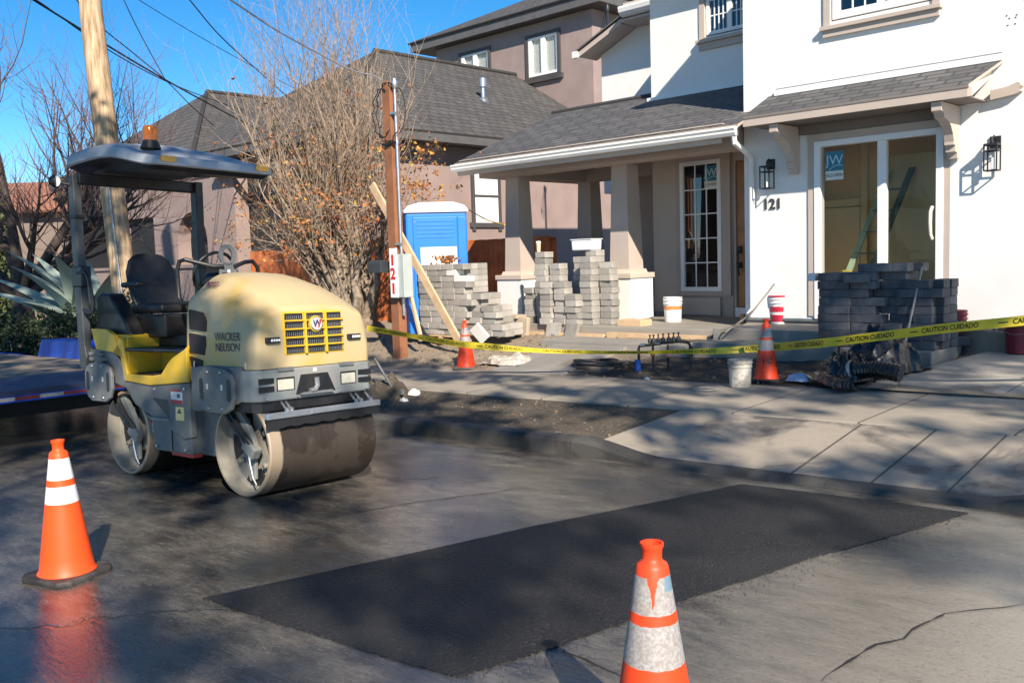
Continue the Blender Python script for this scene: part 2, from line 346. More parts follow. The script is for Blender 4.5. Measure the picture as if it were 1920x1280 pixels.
def strip_mesh(name,xs,rows,mat,kind='structure'):
    """rows: list of (Yfn, Zfn)"""
    vs=[(x,Y(x) if callable(Y) else Y,Z(x)) for Y,Z in rows for x in xs]; n=len(xs)
    me=bpy.data.meshes.new(name); me.from_pydata(vs,[],[(j*n+i,j*n+i+1,(j+1)*n+i+1,(j+1)*n+i) for j in range(len(rows)-1) for i in range(n-1)])
    me.materials.append(mat); me.update(); o=bpy.data.objects.new(name,me); COL.objects.link(o); return tag(o,kind=kind)
kx=lin(-60,-12,20)+lin(-11.8,-5.6,30)+lin(-5.5,-1.2,60)+lin(-1,40,20)
gut=lambda x:g(x)+croad(YC)-.02
strip_mesh('kerb',kx,[(YC-.002,gut),(YC+.005,lambda x:g(x)+hcurb(x)-.035),(YC+.035,lambda x:g(x)+hcurb(x)-.006),(YC+.07,lambda x:g(x)+hcurb(x)),(YC+.16,lambda x:g(x)+hcurb(x)+.004),(YC+.162,lambda x:g(x)+hcurb(x)-.08)],m_kerb)
# driveway apron
ax=lin(-5.14,-1.15,70)
def apz(t): return lambda x:g(x)+hcurb(x)*(1-t)+.079*t+.003
strip_mesh('driveway_apron',ax,[(YC+.15,lambda x:g(x)+hcurb(x)-.02)]+[(6.4+1.255*t,apz(t)) for t in (0,.02,.1,.25,.5,.75,1.0)],m_apron)
# planting strips
st=heightfield('planting_strip',lin(-60,-15,16)+lin(-14.8,-5.13,90),lin(6.405,7.66,20),strip_z,m_strip); tag(st,kind='structure')
st2=heightfield('planting_strip',lin(-1.16,40,30),lin(6.405,7.66,8),strip_z,m_strip); tag(st2,kind='structure')
strip_mesh('sidewalk',lin(-60,-14,20)+lin(-13.5,3,40)+lin(4,40,10),[(7.648,lambda x:side_z(x,7.65)-.1),(7.65,lambda x:side_z(x,7.65)+.003),(7.66,lambda x:side_z(x,7.65)+.012),(8.4,lambda x:side_z(x,8.4)+.012),(9.24,lambda x:side_z(x,9.24)+.012),(9.252,lambda x:side_z(x,9.25)+.0),(9.254,lambda x:side_z(x,9.25)-.12)],m_side)
yd=heightfield('yard_ground',lin(-90,-20,20)+lin(-19.5,-3,150)+lin(-2.8,3,20)+lin(4,60,14),lin(9.2,12.6,70)+lin(12.8,16,12)+lin(17,120,16),yard_z,m_dirt); tag(yd,kind='structure')
# drive beyond the sidewalk
def dz(Y,t0=0): return lambda x:g(x)*(1-.6*min(1,max(0,(Y-9.25)/2.5)))+.142+.185*min(1,max(0,(Y-9.25)/2.5))
mb=MB(); ys=[9.236]+lin(9.24,11.75,8); n=12; vs=[]
for qi,Y in enumerate(ys):
    xl=-4.22+(Y-9.25)*.27
    for i in range(n): x=xl+(6-xl)*i/(n-1); vs.append((x,Y,dz(Y)(x)-(.12 if qi==0 else 0)))
    vs.append((xl,Y,dz(Y)(xl)-.2))
k=n+1; fs=[(j*k+i,j*k+i+1,(j+1)*k+i+1,(j+1)*k+i) for j in range(len(ys)-1) for i in range(n-1)]+[(j*k+n,j*k,(j+1)*k,(j+1)*k+n) for j in range(len(ys)-1)]
tag(mb.add(vs,fs).build('driveway',m_drive),kind='structure')
# front walk and its upper pad
def wz(Y): return .125+(Y-9.25)*.125
mb=MB(); vs=[]; ys=lin(9.245,10.7,6)
for Y in ys:
    for x in (-9.5,-8.12): vs.append((x,Y,wz(Y)+.016+g(x)*(1-.5*(Y-9.25)/1.45)))
for Y in ys:
    for x in (-9.5,-8.12): vs.append((x,Y,-.2))
fs=[(2*j,2*j+1,2*j+3,2*j+2) for j in range(5)]+[(12+2*j+1,2*j+1,2*j+3,12+2*j+3)[::-1] for j in range(5)]+[(12+2*j,2*j,2*j+2,12+2*j+2) for j in range(5)]
tag(mb.add(vs,fs).build('front_walk',m_walk),kind='structure')
mb=MB().box(-9.8,-7.1,10.7,11.46,.05,.315); tag(mb.build('walk_pad',m_walk,bevel=.01),kind='structure')
# fresh asphalt patch (saw cut outline, ragged near edge)
pts=[(380,1122),(500,1162),(640,1206),(760,1243),(855,1270),(960,1240),(1080,1200),(1190,1161),(1250,1136),(1330,1110),(1420,1081),(1518,1047),(1620,1020),(1720,992),(1815,962),(1700,946),(1540,926),(1390,908),(1240,940),(1010,985),(800,1032),(600,1075)]
P3=[]
for x,y in pts:
    z=0
    for _ in range(6): p=onZ(x,y,z); z=road_z(p.x,p.y)
    P3.append(p)
dense=[]
for i in range(len(P3)):
    a,c=P3[i],P3[(i+1)%len(P3)]; m=max(2,int((c-a).length/.035))
    for q in range(m):
        p=a.lerp(c,q/m); j=.006 if 4<=i<14 else .002
        dense.append(V((p.x+random.uniform(-j,j),p.y+random.uniform(-j,j),0)))
bm=bmesh.new(); vv=[bm.verts.new((p.x,p.y,0)) for p in dense]; fc=bm.faces.new(vv); bmesh.ops.triangulate(bm,faces=[fc])
for _ in range(3):
    ed=[e for e in bm.edges if e.calc_length()>.30 and not e.is_boundary]
    if not ed: break
    bmesh.ops.subdivide_edges(bm,edges=ed,cuts=1); bmesh.ops.triangulate(bm,faces=bm.faces[:])
ins=[v for v in bm.verts]
for v in bm.verts: v.co.z=road_z(v.co.x,v.co.y)+.006
bd=[e for e in bm.edges if e.is_boundary]; r=bmesh.ops.extrude_edge_only(bm,edges=bd)
for e in r['geom']:
    if isinstance(e,bmesh.types.BMVert):
        e.co.z-=.03; 
bmesh.ops.recalc_face_normals(bm,faces=bm.faces)
me=bpy.data.meshes.new('asphalt_patch'); bm.to_mesh(me); bm.free(); me.materials.append(m_patch)
if me.polygons and sum(p.normal.z for p in me.polygons)<0: me.flip_normals()
pa=bpy.data.objects.new('asphalt_patch',me); COL.objects.link(pa); tag(pa,kind='structure')
def crack(pts,wd,name):
    P=[]
    for x,y in pts:
        z=0
        for _ in range(6): p=onZ(x,y,z); z=road_z(p.x,p.y)
        P.append(V((p.x,p.y,0)))
    vs=[]; D=[]
    for i in range(len(P)-1):
        m=max(2,int((P[i+1]-P[i]).length/.04))
        for q in range(m): p=P[i].lerp(P[i+1],q/m); D.append(p+V((noise.noise(p*4),noise.noise(p*4+V((9,0,0))),0))*.035)
    for i,p in enumerate(D):
        t=(D[min(i+1,len(D)-1)]-D[max(i-1,0)]).normalized(); s=V((-t.y,t.x,0))*wd*(.35+.9*random.random())*min(1,i/5,(len(D)-1-i)/5+.05)
        for q in (p+s,p-s): vs.append((q.x,q.y,road_z(q.x,q.y)+.0045))
    tag(MB().add(vs,[(2*i,2*i+1,2*i+3,2*i+2) for i in range(len(D)-1)]).build(name,m_dark),kind='structure')
crack([(1935,1128),(1850,1140),(1770,1152),(1725,1178),(1690,1198),(1640,1210),(1590,1240),(1560,1262),(1535,1285)],.007,'road_crack')
crack([(985,1200),(1040,1218),(1100,1238),(1150,1262),(1180,1290)],.006,'road_crack')
crack([(640,965),(740,948),(830,935),(930,922),(1010,912)],.008,'road_joint')
# stones, clods, leaf litter on the soil
m_stone=mat('stone_bits',(.14,.115,.085),.95,.6,3,.2)
mb=MB()
def clod(x,y,z,s):
    a=random.random()*6.3; vs=[]
    for i in range(5): t=a+i*1.2566; q=s*random.uniform(.6,1.1); vs.append((x+q*math.cos(t),y+q*math.sin(t),z-.2*s))
    vs.append((x+random.uniform(-.2,.2)*s,y,z+s*random.uniform(.4,.9)))
    mb.add(vs,[(i,(i+1)%5,5) for i in range(5)],smooth=False)
for _ in range(700):
    x=random.uniform(-14,-5.2); y=random.uniform(6.45,7.6); clod(x,y,strip_z(x,y),random.choice((.006,.008,.010,.014,.022)))
for _ in range(1900):
    x=random.uniform(-15,-3.6); y=random.uniform(9.3,11.6)
    if -9.55<x<-8.05 and y<10.8: continue
    clod(x,y,yard_z(x,y),random.choice((.008,.010,.014,.02,.035)))
for _ in range(500):
    x=random.uniform(-3.9,-1.5); y=random.uniform(11.75,12.1); clod(x,y,yard_z(x,y),random.choice((.02,.03,.05)))
tag(mb.build('loose_stones',m_stone),kind='stuff')
m_leafdry=mat('dead_leaf',(.30,.16,.07),.8,.5,30,0)
mb=MB()
def leafq(mb,p,s,mi=0,flat=False):
    a=V((random.uniform(-1,1),random.uniform(-1,1),0 if flat else random.uniform(-1,1))).normalized(); c=a.orthogonal(); c.rotate(Matrix.Rotation(random.random()*6.28,3,a))
    if flat: c=V((-a.y,a.x,random.uniform(-.3,.3)))
    p=V(p); mb.add([p,p+a*s*.5+c*s*.28,p+a*s,p+a*s*.5-c*s*.28],[(0,1,2,3)],mi)
for _ in range(900):
    x=random.uniform(-14,-9.6); y=random.uniform(9.4,12); leafq(mb,(x,y,yard_z(x,y)+.02),random.uniform(.03,.07),0,True)
for _ in range(160):
    x=random.uniform(-12,-5.3); y=random.uniform(6.5,7.6); leafq(mb,(x,y,strip_z(x,y)+.015),random.uniform(.03,.06),0,True)
tag(mb.build('leaf_litter',m_leafdry),kind='stuff')
m_crumb=mat('asphalt_crumb',(.018,.018,.02),.7,.5,20,.1)
mb=MB()
for i in range(4,14):
    a,c=P3[i],P3[i+1]
    for _ in range(70):
        p=a.lerp(c,random.random()); q=V((c.y-a.y,-(c.x-a.x),0)).normalized()*abs(random.gauss(0,.07))*(1 if (p+V((c.y-a.y,-(c.x-a.x),0))).length<9 else 1)
        x,y=p.x+q.x,p.y+q.y; clod(x,y,road_z(x,y)+.003,random.choice((.002,.002,.003,.005)))
for _ in range(260):
    x=random.uniform(-8,-2); y=random.uniform(2,6.1); clod(x,y,road_z(x,y)+.002,random.choice((.003,.004,.006)))
tag(mb.build('asphalt_crumbs',m_crumb),kind='stuff')
# ------------------------------------------------------------------ white house
house=thing('house','white stucco two storey house numbered 121 with tan trim and front porch','house',(-7,12.15,.6))
house_loc=V((-7,12.15,.6))
def hb(mb,name,mats,parent=None,**k):
    for i,p in enumerate(mb.v): mb.v[i]=tuple(V(p)-house_loc)
    o=mb.build(name,mats,None,**k); o.parent=parent or house
    return o
def hpanel(name,pts,mat,thick=.04,under=None): return panel(name,[V(p)-house_loc for p in pts],mat,house,thick,under)
def wallY(mb,y0,y1,x0,x1,z0,z1,holes,mi=0):
    xs=sorted({x0,x1,*[h[0] for h in holes],*[h[1] for h in holes]}); zs=sorted({z0,z1,*[h[2] for h in holes],*[h[3] for h in holes]})
    xs=[x for x in xs if x0<=x<=x1]; zs=[z for z in zs if z0<=z<=z1]
    for i in range(len(xs)-1):
        cols=[]
        for j in range(len(zs)-1):
            cx,cz=(xs[i]+xs[i+1])/2,(zs[j]+zs[j+1])/2
            if any(h[0]<cx<h[1] and h[2]<cz<h[3] for h in holes): continue
            if cols and abs(cols[-1][1]-zs[j])<1e-6: cols[-1][1]=zs[j+1]
            else: cols.append([zs[j],zs[j+1]])
        for a,c in cols: mb.box(xs[i],xs[i+1],y0,y1,a,c,mi)
YW=12.15; ZB=.62
# walls
mb=MB(); wallY(mb,YW,YW+.2,-7.03,2.6,ZB,6.3,[(-5.95,-4.25,.60,3.03),(-5.72,-4.40,4.58,6.1)])
hb(mb,'wall',m_white)
mb=MB().box(-7.03,-6.83,YW+.2,17.2,ZB,6.3).box(2.4,2.6,YW+.2,20,ZB,6.3); hb(mb,'wall',m_white)
mb=MB(); wallY(mb,14.0,14.2,-9.95,-7.03,4.0,6.3,[(-8.82,-7.55,5.22,6.15)]); mb.box(-9.95,-9.75,14.2,17.2,3.3,6.3); hb(mb,'wall',m_white)
mb=MB().prism([(-13.44,3.0),(-9.95,3.0),(-9.95,6.53),(-12.42,6.53),(-13.44,6.10)],'y',17.0,17.2).box(-13.44,-13.24,17.2,22,3,6.1); hb(mb,'wall',m_white)
mb=MB().box(-7.05,2.62,YW-.012,YW+.05,.585,.618); hb(mb,'base_flashing',m_steel)
mb=MB().box(-7.03,2.6,YW+.02,YW+.2,.0,.585); hb(mb,'foundation',m_slab)
# ground floor porch walls
mb=MB(); wallY(mb,14.0,14.2,-9.92,-8.33,.48,4.0,[(-9.30,-8.57,.98,3.10)]); hb(mb,'porch_wall',m_tan)
mb=MB().box(-9.92,-9.42,13.95,13.998,.55,3.9).box(-9.35,-8.56,13.955,13.998,.5,.80); hb(mb,'wall_panel',m_cream)
mb=MB().box(-11.35,-9.92,15.4,15.6,.48,4.2).box(-9.92,-9.72,14.2,15.6,.48,4.2); hb(mb,'porch_wall',m_tan)
mb=MB().box(-8.33,-8.285,14.02,14.5,.48,3.9).box(-8.285,-7.03,14.02,14.5,3.10,3.9).box(-7.15,-7.03,14.02,14.5,.48,3.10).box(-8.33,-7.03,14.95,15.1,.48,3.9); hb(mb,'door_jamb',m_tan2)
d=hb(MB().box(-8.28,-7.16,14.06,14.11,.64,3.09),'front_door',m_door,bevel=.004)
for z0,z1 in ((.75,1.35),(1.5,2.95)):
    hb(MB().box(-8.10,-7.3,14.045,14.059,z0,z1),'door_panel',m_door,d,bevel=.008)
hb(MB().box(-8.255,-8.185,14.01,14.059,1.30,1.40).box(-8.25,-8.19,14.0,14.059,1.55,1.67).tube([(-8.22,14.01,1.6),(-8.22,13.97,1.52),(-8.22,13.97,1.3),(-8.22,14.01,1.18)],.016,8),'door_handle',m_blackm,d)
hb(MB().box(-8.285,-7.15,13.98,14.05,.48,.635),'door_step',m_vinyl)
# porch floor
hb(MB().box(-12.6,-7.06,11.46,16.2,.20,.48),'porch_floor',m_slab,bevel=.012)
hb(MB().box(-10.75,-9.1,11.38,11.45,.30,.36),'form_board',m_wood)
hb(MB().box(-9.0,-7.15,11.36,11.44,.31,.40),'form_board',m_wood)
def window(x0,x1,z0,z1,y,cols,rows,nm='window',fr=.055,split=None,backdark=True,glass=None,parent=None):
    o=hb(MB().box(x0,x0+fr,y-.03,y+.06,z0,z1).box(x1-fr,x1,y-.03,y+.06,z0,z1).box(x0+fr,x1-fr,y-.03,y+.06,z0,z0+fr).box(x0+fr,x1-fr,y-.03,y+.06,z1-fr,z1),nm,m_vinyl,bevel=.006)
    secs=[(x0+fr,x1-fr)]
    if split:
        s=MB()
        cs=[x0+fr]+[c for c in split]+[x1-fr]; secs=[]
        for i,c in enumerate(split): s.box(c-.045,c+.045,y-.022,y+.05,z0+fr,z1-fr)
        hb(s,'mullion',m_vinyl,o)
        for i in range(len(cs)-1): secs.append((cs[i]+(.045 if i else 0),cs[i+1]-(.045 if i<len(cs)-2 else 0)))
    for a,c in secs:
        hb(MB().box(a,c,y+.012,y+.018,z0+fr,z1-fr),'pane',glass or m_glassd,o)
        if cols:
            s=MB()
            for i in range(1,cols): xx=a+(c-a)*i/cols; s.box(xx-.010,xx+.010,y+.002,y+.010,z0+fr,z1-fr)
            for j in range(1,rows): zz=z0+fr+(z1-z0-2*fr)*j/rows; s.box(a,c,y+.000,y+.0085,zz-.010,zz+.010)
            hb(s,'muntin',m_vinyl,o)
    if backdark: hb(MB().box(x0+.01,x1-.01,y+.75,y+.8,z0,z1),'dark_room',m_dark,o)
    return o
# porch window
pw=window(-9.345,-8.52,.915,3.165,13.965,3,5,fr=.075)
hb(MB().box(-9.43,-9.35,13.94,13.998,.84,3.26).box(-8.515,-8.345,13.94,13.998,.84,3.26).box(-9.35,-8.515,13.94,13.998,3.17,3.26).box(-9.35,-8.515,13.94,13.998,.84,.91),'window_trim',m_tan,pw)
# sticker + jug seen inside the panes
m_teal=mat('sticker_teal',(.02,.19,.27),.5,.1,5,0); m_paper=mat('paper_white',(.75,.74,.70),.7,.05,5,0); m_lilac=mat('letter_pale',(.45,.60,.70),.5,.05,5,0)
def sticker(x0,x1,z0,z1,y,parent):
    zz=z0+(z1-z0)*.32
    s=hb(MB().box(x0,x1,y,y+.002,zz,z1),'sticker',m_teal,parent)
    hb(MB().box(x0,x1,y,y+.002,z0,zz-.002),'sticker_strip',m_paper,parent)
    M=frame(V(((x0+x1)/2,y-.002,(zz+z1)/2+.02*(z1-z0)))-house_loc,(1,0,0),(0,0,1)); text('JW',(z1-zz)*.72,M,m_lilac,'sticker_letters',s,.001)
    pts=[]
    for i in range(9): t=i/8; pts.append((x0+(x1-x0)*(.2+.75*t),y-.003,zz+(z1-zz)*(.06+.22*math.sin(t*2.2))))
    hb(MB().tube(pts,(z1-zz)*.022,4),'sticker_swoosh',m_lilac,s)
    M=frame(V(((x0+x1)/2,y-.002,(z0+zz)/2))-house_loc,(1,0,0),(0,0,1)); text('JELD-WEN',(zz-z0)*.55,M,m_number,'sticker_text',s,.001,sx=.75)
sticker(-8.86,-8.61,2.68,3.06,13.972,pw)
# sliding door
sd=hb(MB().box(-5.95,-5.86,YW-.035,YW+.1,.62,3.03).box(-4.34,-4.25,YW-.035,YW+.1,.62,3.03).box(-5.86,-4.34,YW-.035,YW+.1,2.95,3.03).box(-5.86,-4.34,YW-.035,YW+.1,.62,.70).box(-5.08,-4.965,YW-.025,YW+.06,.70,2.95),'sliding_door',m_vinyl,bevel=.006)
hb(MB().quad([(-5.86,YW+.02,.70),(-5.08,YW+.02,.70),(-5.08,YW+.02,2.95),(-5.86,YW+.02,2.95)]),'pane',m_glass,sd); hb(MB().quad([(-4.965,YW+.05,.70),(-4.34,YW+.05,.70),(-4.34,YW+.05,2.95),(-4.965,YW+.05,2.95)]),'pane',m_glass,sd)
hb(MB().tube([(-4.38,YW-.03,1.66),(-4.385,YW-.075,1.72),(-4.385,YW-.085,1.86),(-4.385,YW-.075,2.0),(-4.38,YW-.03,2.06)],.022,8),'door_handle',mat('handle_cream',(.72,.64,.50),.4,.05),sd)
sticker(-5.80,-5.55,2.50,2.88,YW+.010,sd)
hb(MB().box(-6.04,-5.952,YW-.022,YW+.0,.66,3.13).box(-4.248,-4.17,YW-.022,YW+.0,.66,3.13).box(-5.952,-4.248,YW-.022,YW+.0,3.032,3.13),'door_trim',m_tan2)
# room behind the slider
rm=hb(MB().box(-6.8,-3.3,13.9,14.0,.55,3.4).box(-6.8,-6.72,12.36,13.9,.55,3.4).box(-3.38,-3.3,12.36,13.9,.55,3.4).box(-6.72,-3.38,12.36,13.9,3.3,3.4).box(-6.72,-3.38,12.36,13.9,.5,.6),'room',m_room)
hb(MB().box(-6.62,-6.05,13.8,13.89,.6,2.2),'interior_door',m_room2,bevel=.01); hb(MB().box(-6.75,-6.63,13.82,13.89,.6,2.9).box(-6.04,-5.94,13.82,13.89,.6,3.2).box(-6.62,-6.05,13.82,13.89,2.21,2.32),'door_casing',m_room2)
hb(MB().box(-5.62,-4.9,13.75,13.89,.6,2.9),'closet_panel',mat('drywall_green',(.60,.54,.36),.9,.12,1.5,.05))
# upper windows
window(-5.70,-4.42,4.60,6.08,YW+.03,3,4,split=[-5.06],fr=.10)
hb(MB().box(-5.81,-5.72,YW-.03,YW,4.50,6.2).box(-4.40,-4.31,YW-.03,YW,4.50,6.2),'window_trim',m_tan2)
hb(MB().box(-5.84,-4.28,YW-.09,YW,4.465,4.52),'window_sill',m_tan2,bevel=.006); hb(MB().box(-5.81,-4.31,YW-.05,YW,4.38,4.463),'sill_apron',m_tan2)
window(-8.80,-7.57,5.24,6.13,14.03,4,3,split=[-8.36,-7.95],fr=.06)
hb(MB().box(-8.92,-8.82,13.97,14.0,5.15,6.2),'window_trim',m_tan2); hb(MB().box(-8.96,-7.45,13.90,14.0,5.115,5.175),'window_sill',m_tan2,bevel=.006); hb(MB().box(-8.92,-7.45,13.95,14.0,5.0,5.113),'sill_apron',m_tan2)
# porch roof (gable to the left, ridge along the house)
hpanel('porch_roof',[(-12.56,11.56,3.28),(-6.78,11.56,3.28),(-6.78,12.13,3.52),(-7.05,12.13,3.52),(-7.05,13.98,4.275),(-9.98,13.98,4.275),(-9.98,14.3,4.41),(-12.56,14.3,4.41)],m_shingle,.045,m_tan2)
hpanel('porch_roof',[(-9.98,17.0,3.4),(-12.56,17.0,3.4),(-12.56,14.305,4.41),(-9.98,14.305,4.41)],m_shingle,.045,m_tan2)
hb(MB().tube([(-12.58,14.3,4.465),(-9.97,14.3,4.465)],.05,6),'ridge_cap',m_shingle)
hb(MB().box(-10.0,-7.05,13.93,13.998,4.27,4.36),'wall_flashing',m_vinyl); hb(MB().box(-12.3,-9.96,16.93,16.998,4.30,4.5),'wall_flashing',m_vinyl)
gp=[(11.57,3.17),(11.49,3.17),(11.465,3.21),(11.465,3.235),(11.445,3.265),(11.45,3.29),(11.57,3.29)]
hb(MB().prism(gp,'x',-12.56,-6.78),'gutter',m_gut)
hb(MB().tube([(-6.83,11.53,3.2),(-6.83,11.55,3.08),(-6.8,11.75,2.98),(-6.87,12.05,2.93),(-6.88,12.09,2.85),(-6.88,12.09,.75),(-6.9,12.0,.66)],.042,8),'downspout',m_gut)
hb(MB().box(-12.45,-7.06,12.06,12.54,3.07,3.36).box(-12.45,-12.0,12.54,14.9,3.07,3.36).box(-12.0,-9.95,14.6,14.88,3.07,3.3),'porch_beam',m_tan)
hb(MB().box(-12.5,-7.06,11.575,11.62,3.10,3.26),'fascia',m_tan2)
hb(MB().box(-12.5,-7.06,11.62,14.0,3.365,3.38).box(-12.5,-9.95,14.0,16.9,3.365,3.38),'porch_ceiling',m_tan2)
hb(MB().prism([(11.58,3.24),(14.3,4.36),(16.95,3.38),(16.9,3.2),(14.3,4.2),(11.62,3.1)],'x',-12.54,-12.50),'barge_board',m_tan2)
for (cx,cy,pier) in ((-12.0,12.61,1),(-9.53,12.61,1),(-12.05,14.75,0)):
    col=MB()
    a,t=.20,.155
    P=[(cx-a,cy-a,1.31),(cx+a,cy-a,1.31),(cx+a,cy+a,1.31),(cx-a,cy+a,1.31),(cx-t,cy-t,3.07),(cx+t,cy-t,3.07),(cx+t,cy+t,3.07),(cx-t,cy+t,3.07)]
    col.add(P,[(0,1,5,4),(1,2,6,5),(2,3,7,6),(3,0,4,7),(4,5,6,7)])
    if not pier: col.box(cx-a,cx+a,cy-a,cy+a,.48,1.31)
    o=hb(col,'porch_column',m_tan)
    if pier:
        hb(MB().box(cx-.31,cx+.31,cy-.31,cy+.31,.52,1.20),'pier',m_white,o,bevel=.006)
        hb(MB().box(cx-.29,cx+.29,cy-.29,cy+.29,.40,.52),'pier_foot',m_tan2,o)
        hb(MB().box(cx-.335,cx+.335,cy-.335,cy+.335,1.20,1.285),'pier_cap',m_cream,o,bevel=.008)
        hb(MB().prism([(-.25,1.285),(.25,1.285),(.205,1.35),(-.205,1.35)],'x',cx-.25,cx+.25,M=Matrix.Translation((0,cy,0))),'column_skirt',m_cream,o)
# roof vent on porch roof
hb(MB().add([(-9.75,12.95,3.95),(-9.35,12.95,3.95),(-9.35,13.3,4.03),(-9.75,13.3,4.03),(-9.75,12.95,3.88),(-9.35,12.95,3.88),(-9.35,13.3,3.99),(-9.75,13.3,3.99)],[(0,1,2,3),(4,5,1,0),(5,6,2,1),(7,4,0,3)]),'roof_vent',m_dkfascia)
# awning over the slider
hpanel('awning_roof',[(-6.62,11.44,3.36),(-3.74,11.44,3.36),(-3.58,12.14,3.70),(-6.62,12.14,3.70)],m_shingle,.035,m_tan)
hb(MB().box(-6.52,-3.60,12.09,12.149,3.72,3.80),'awning_flashing',m_vinyl)
hb(MB().box(-6.50,-3.60,12.10,12.148,3.80,3.815),'flashing_lip',m_steel)
hb(MB().box(-6.60,-3.76,11.45,11.49,3.26,3.362),'awning_fascia',m_tan2)
hb(MB().prism([(11.45,3.26),(11.45,3.362),(12.13,3.69),(12.13,3.55)],'x',-3.76,-3.71),'barge_board',mat('trim_bare_wood',(.72,.60,.46),.6,.1,6,.1))
hb(MB().prism([(11.45,3.26),(11.45,3.362),(12.13,3.69),(12.13,3.55)],'x',-6.64,-6.60),'barge_board',m_tan2)
m_soff=mat('soffit_shaded_tan',(.20,.165,.145),.7,.08,3,.1)  # tan darkened: the deep shade under the awning is put into this colour
hb(MB().box(-6.6,-3.76,11.49,12.14,3.262,3.275),'awning_soffit',m_soff); hb(MB().box(-6.14,-4.19,12.09,12.145,3.135,3.26),'awning_header',m_soff)
br=[(12.13,2.62),(12.13,3.255),(11.50,3.255),(11.50,3.15),(11.58,3.13),(11.60,3.08),(11.66,3.07),(11.74,3.05),(11.83,2.99),(11.90,2.90),(11.93,2.82),(11.93,2.78),(11.98,2.77),(11.98,2.70),(12.04,2.69),(12.05,2.62)]
for x in (-6.22,-4.12): hb(MB().prism(br,'x',x-.06,x+.06),'awning_bracket',m_tan2,bevel=.006)
hb(MB().prism([(-3.70,3.38),(-3.52,3.40),(-3.40,3.44),(-3.36,3.39),(-3.40,3.36),(-3.37,3.33),(-3.45,3.30),(-3.70,3.27)],'y',12.05,12.145),'beam_end',m_tan2)
# wall lanterns
m_lglass=glassmat('lantern_glass',(.8,.8,.78),1.0)
for (x,z) in ((-6.60,2.62),(-3.66,2.61)):
    L=MB().box(x-.06,x+.06,YW-.025,YW,z+.10,z+.24).tube([(x,YW-.02,z+.2),(x,YW-.07,z+.24),(x,YW-.13,z+.20),(x,YW-.13,z+.15)],.012,8)
    y0,y1=YW-.20,YW-.06; t=.007
    for xx in (x-.07,x+.07):
        for yy in (y0,y1): L.box(xx-t,xx+t,yy-t,yy+t,z-.17,z+.13)
    for zz in (z-.17,z+.13,z+.06):
        L.box(x-.07,x+.07,y0-t,y0+t,zz-t,zz+t).box(x-.07,x+.07,y1-t,y1+t,zz-t,zz+t).box(x-.07-t,x-.07+t,y0,y1,zz-t,zz+t).box(x+.07-t,x+.07+t,y0,y1,zz-t,zz+t)
    L.box(x-.075,x+.075,y0-.005,y1+.005,z+.13,z+.145)
    o=hb(L,'wall_lantern',m_blackm)
    hb(MB().tube([(x,YW-.13,z-.15),(x,YW-.13,z-.02)],.014,8),'candle',m_paper,o)
text('121',.20,frame(V((-6.585,YW-.012,2.23))-house_loc,(1,0,0),(0,0,1)),m_number,'house_number',house,.008,bold=.004)
# bullet-like plaster dots top right
mb=MB()
for x,z in ((1888,30),(1893,35),(1907,28),(1905,33),(1890,48),(1904,45)):
    p=onY(x,z,YW); mb.box(p.x-.007,p.x+.006,YW-.006,YW+.01,p.z-.006,p.z+.007)
hb(mb,'wall_anchor',m_number)
# main roof and eaves (mostly above the frame; casts the shade on the upper walls)
hb(MB().box(-7.06,3.05,11.7,17,6.302,6.60),'eave',m_tan2); hb(MB().box(-10.4,-7.06,13.55,17,6.302,6.46),'eave',m_tan2)
hpanel('roof',[(-7.06,11.7,6.58),(3.05,11.7,6.58),(3.05,16.4,8.6),(-2.4,16.4,8.6)],m_shingle); hpanel('roof',[(3.05,21,6.48),(-7.06,21,6.48),(-2.4,16.4,8.6),(3.05,16.4,8.6)],m_shingle)
hpanel('roof',[(-10.4,13.55,6.46),(-7.08,13.55,6.46),(-7.08,17,6.9),(-10.4,17,6.9)],m_shingle)
# rear gable wing: rake, soffit, stub of gutter
hb(MB().add([(-13.65,16.45,6.03),(-13.65,16.45,6.15),(-12.45,16.45,6.64),(-12.45,16.45,6.52),(-13.65,17.1,6.03),(-13.65,17.1,6.15),(-12.45,17.1,6.64),(-12.45,17.1,6.52)],[(0,1,2,3)[::-1],(0,3,7,4)[::-1],(1,5,6,2)[::-1],(4,7,6,5)[::-1],(0,4,5,1)[::-1],(3,2,6,7)[::-1]]),'rake_board',m_tan2)
hpanel('roof',[(-13.68,22,6.15),(-13.68,16.4,6.15),(-12.4,16.4,6.68),(-12.4,22,6.68)],m_dkfascia,.03)
hb(MB().box(-13.80,-13.65,16.4,16.5,6.02,6.16),'gutter_end',m_gut)
hb(MB().prism([(16.30,6.60),(16.22,6.62),(16.17,6.68),(16.15,6.76),(16.16,6.80),(16.34,6.80),(16.34,6.60)],'x',-12.30,-9.96),'gutter',m_gut)
hb(MB().box(-12.40,-9.96,16.34,17.0,6.53,6.58).box(-12.30,-9.96,16.34,17.0,6.70,6.9),'soffit',m_tan2)
# ------------------------------------------------------------------ tan neighbour house (everything scaled 1.18 from the camera)
S=1.18
nh_loc=V((-21,16,.3))
nh=thing('house','mauve stucco neighbour house with grey tiled hip roofs and an upper storey behind','house',tuple(nh_loc))
def K(p): p=V(p); return CP+(p-CP)*S
def nb(mb,name,mats,parent=None,**k):
    for i,p in enumerate(mb.v): mb.v[i]=tuple(K(p)-nh_loc)
    o=mb.build(name,mats,None,**k); o.parent=parent or nh; return o
def npanel(name,pts,mat,thick=.05,under=None): return panel(name,[K(p)-nh_loc for p in pts],mat,nh,thick,under)
mb=MB().box(-15.8,-15.6,11.6,20.5,-.3,4.12); nb(mb,'wall',m_mauve)
nb(MB().box(-31,-15.8,11.6,11.8,-.3,4.12),'wall',m_mauve)
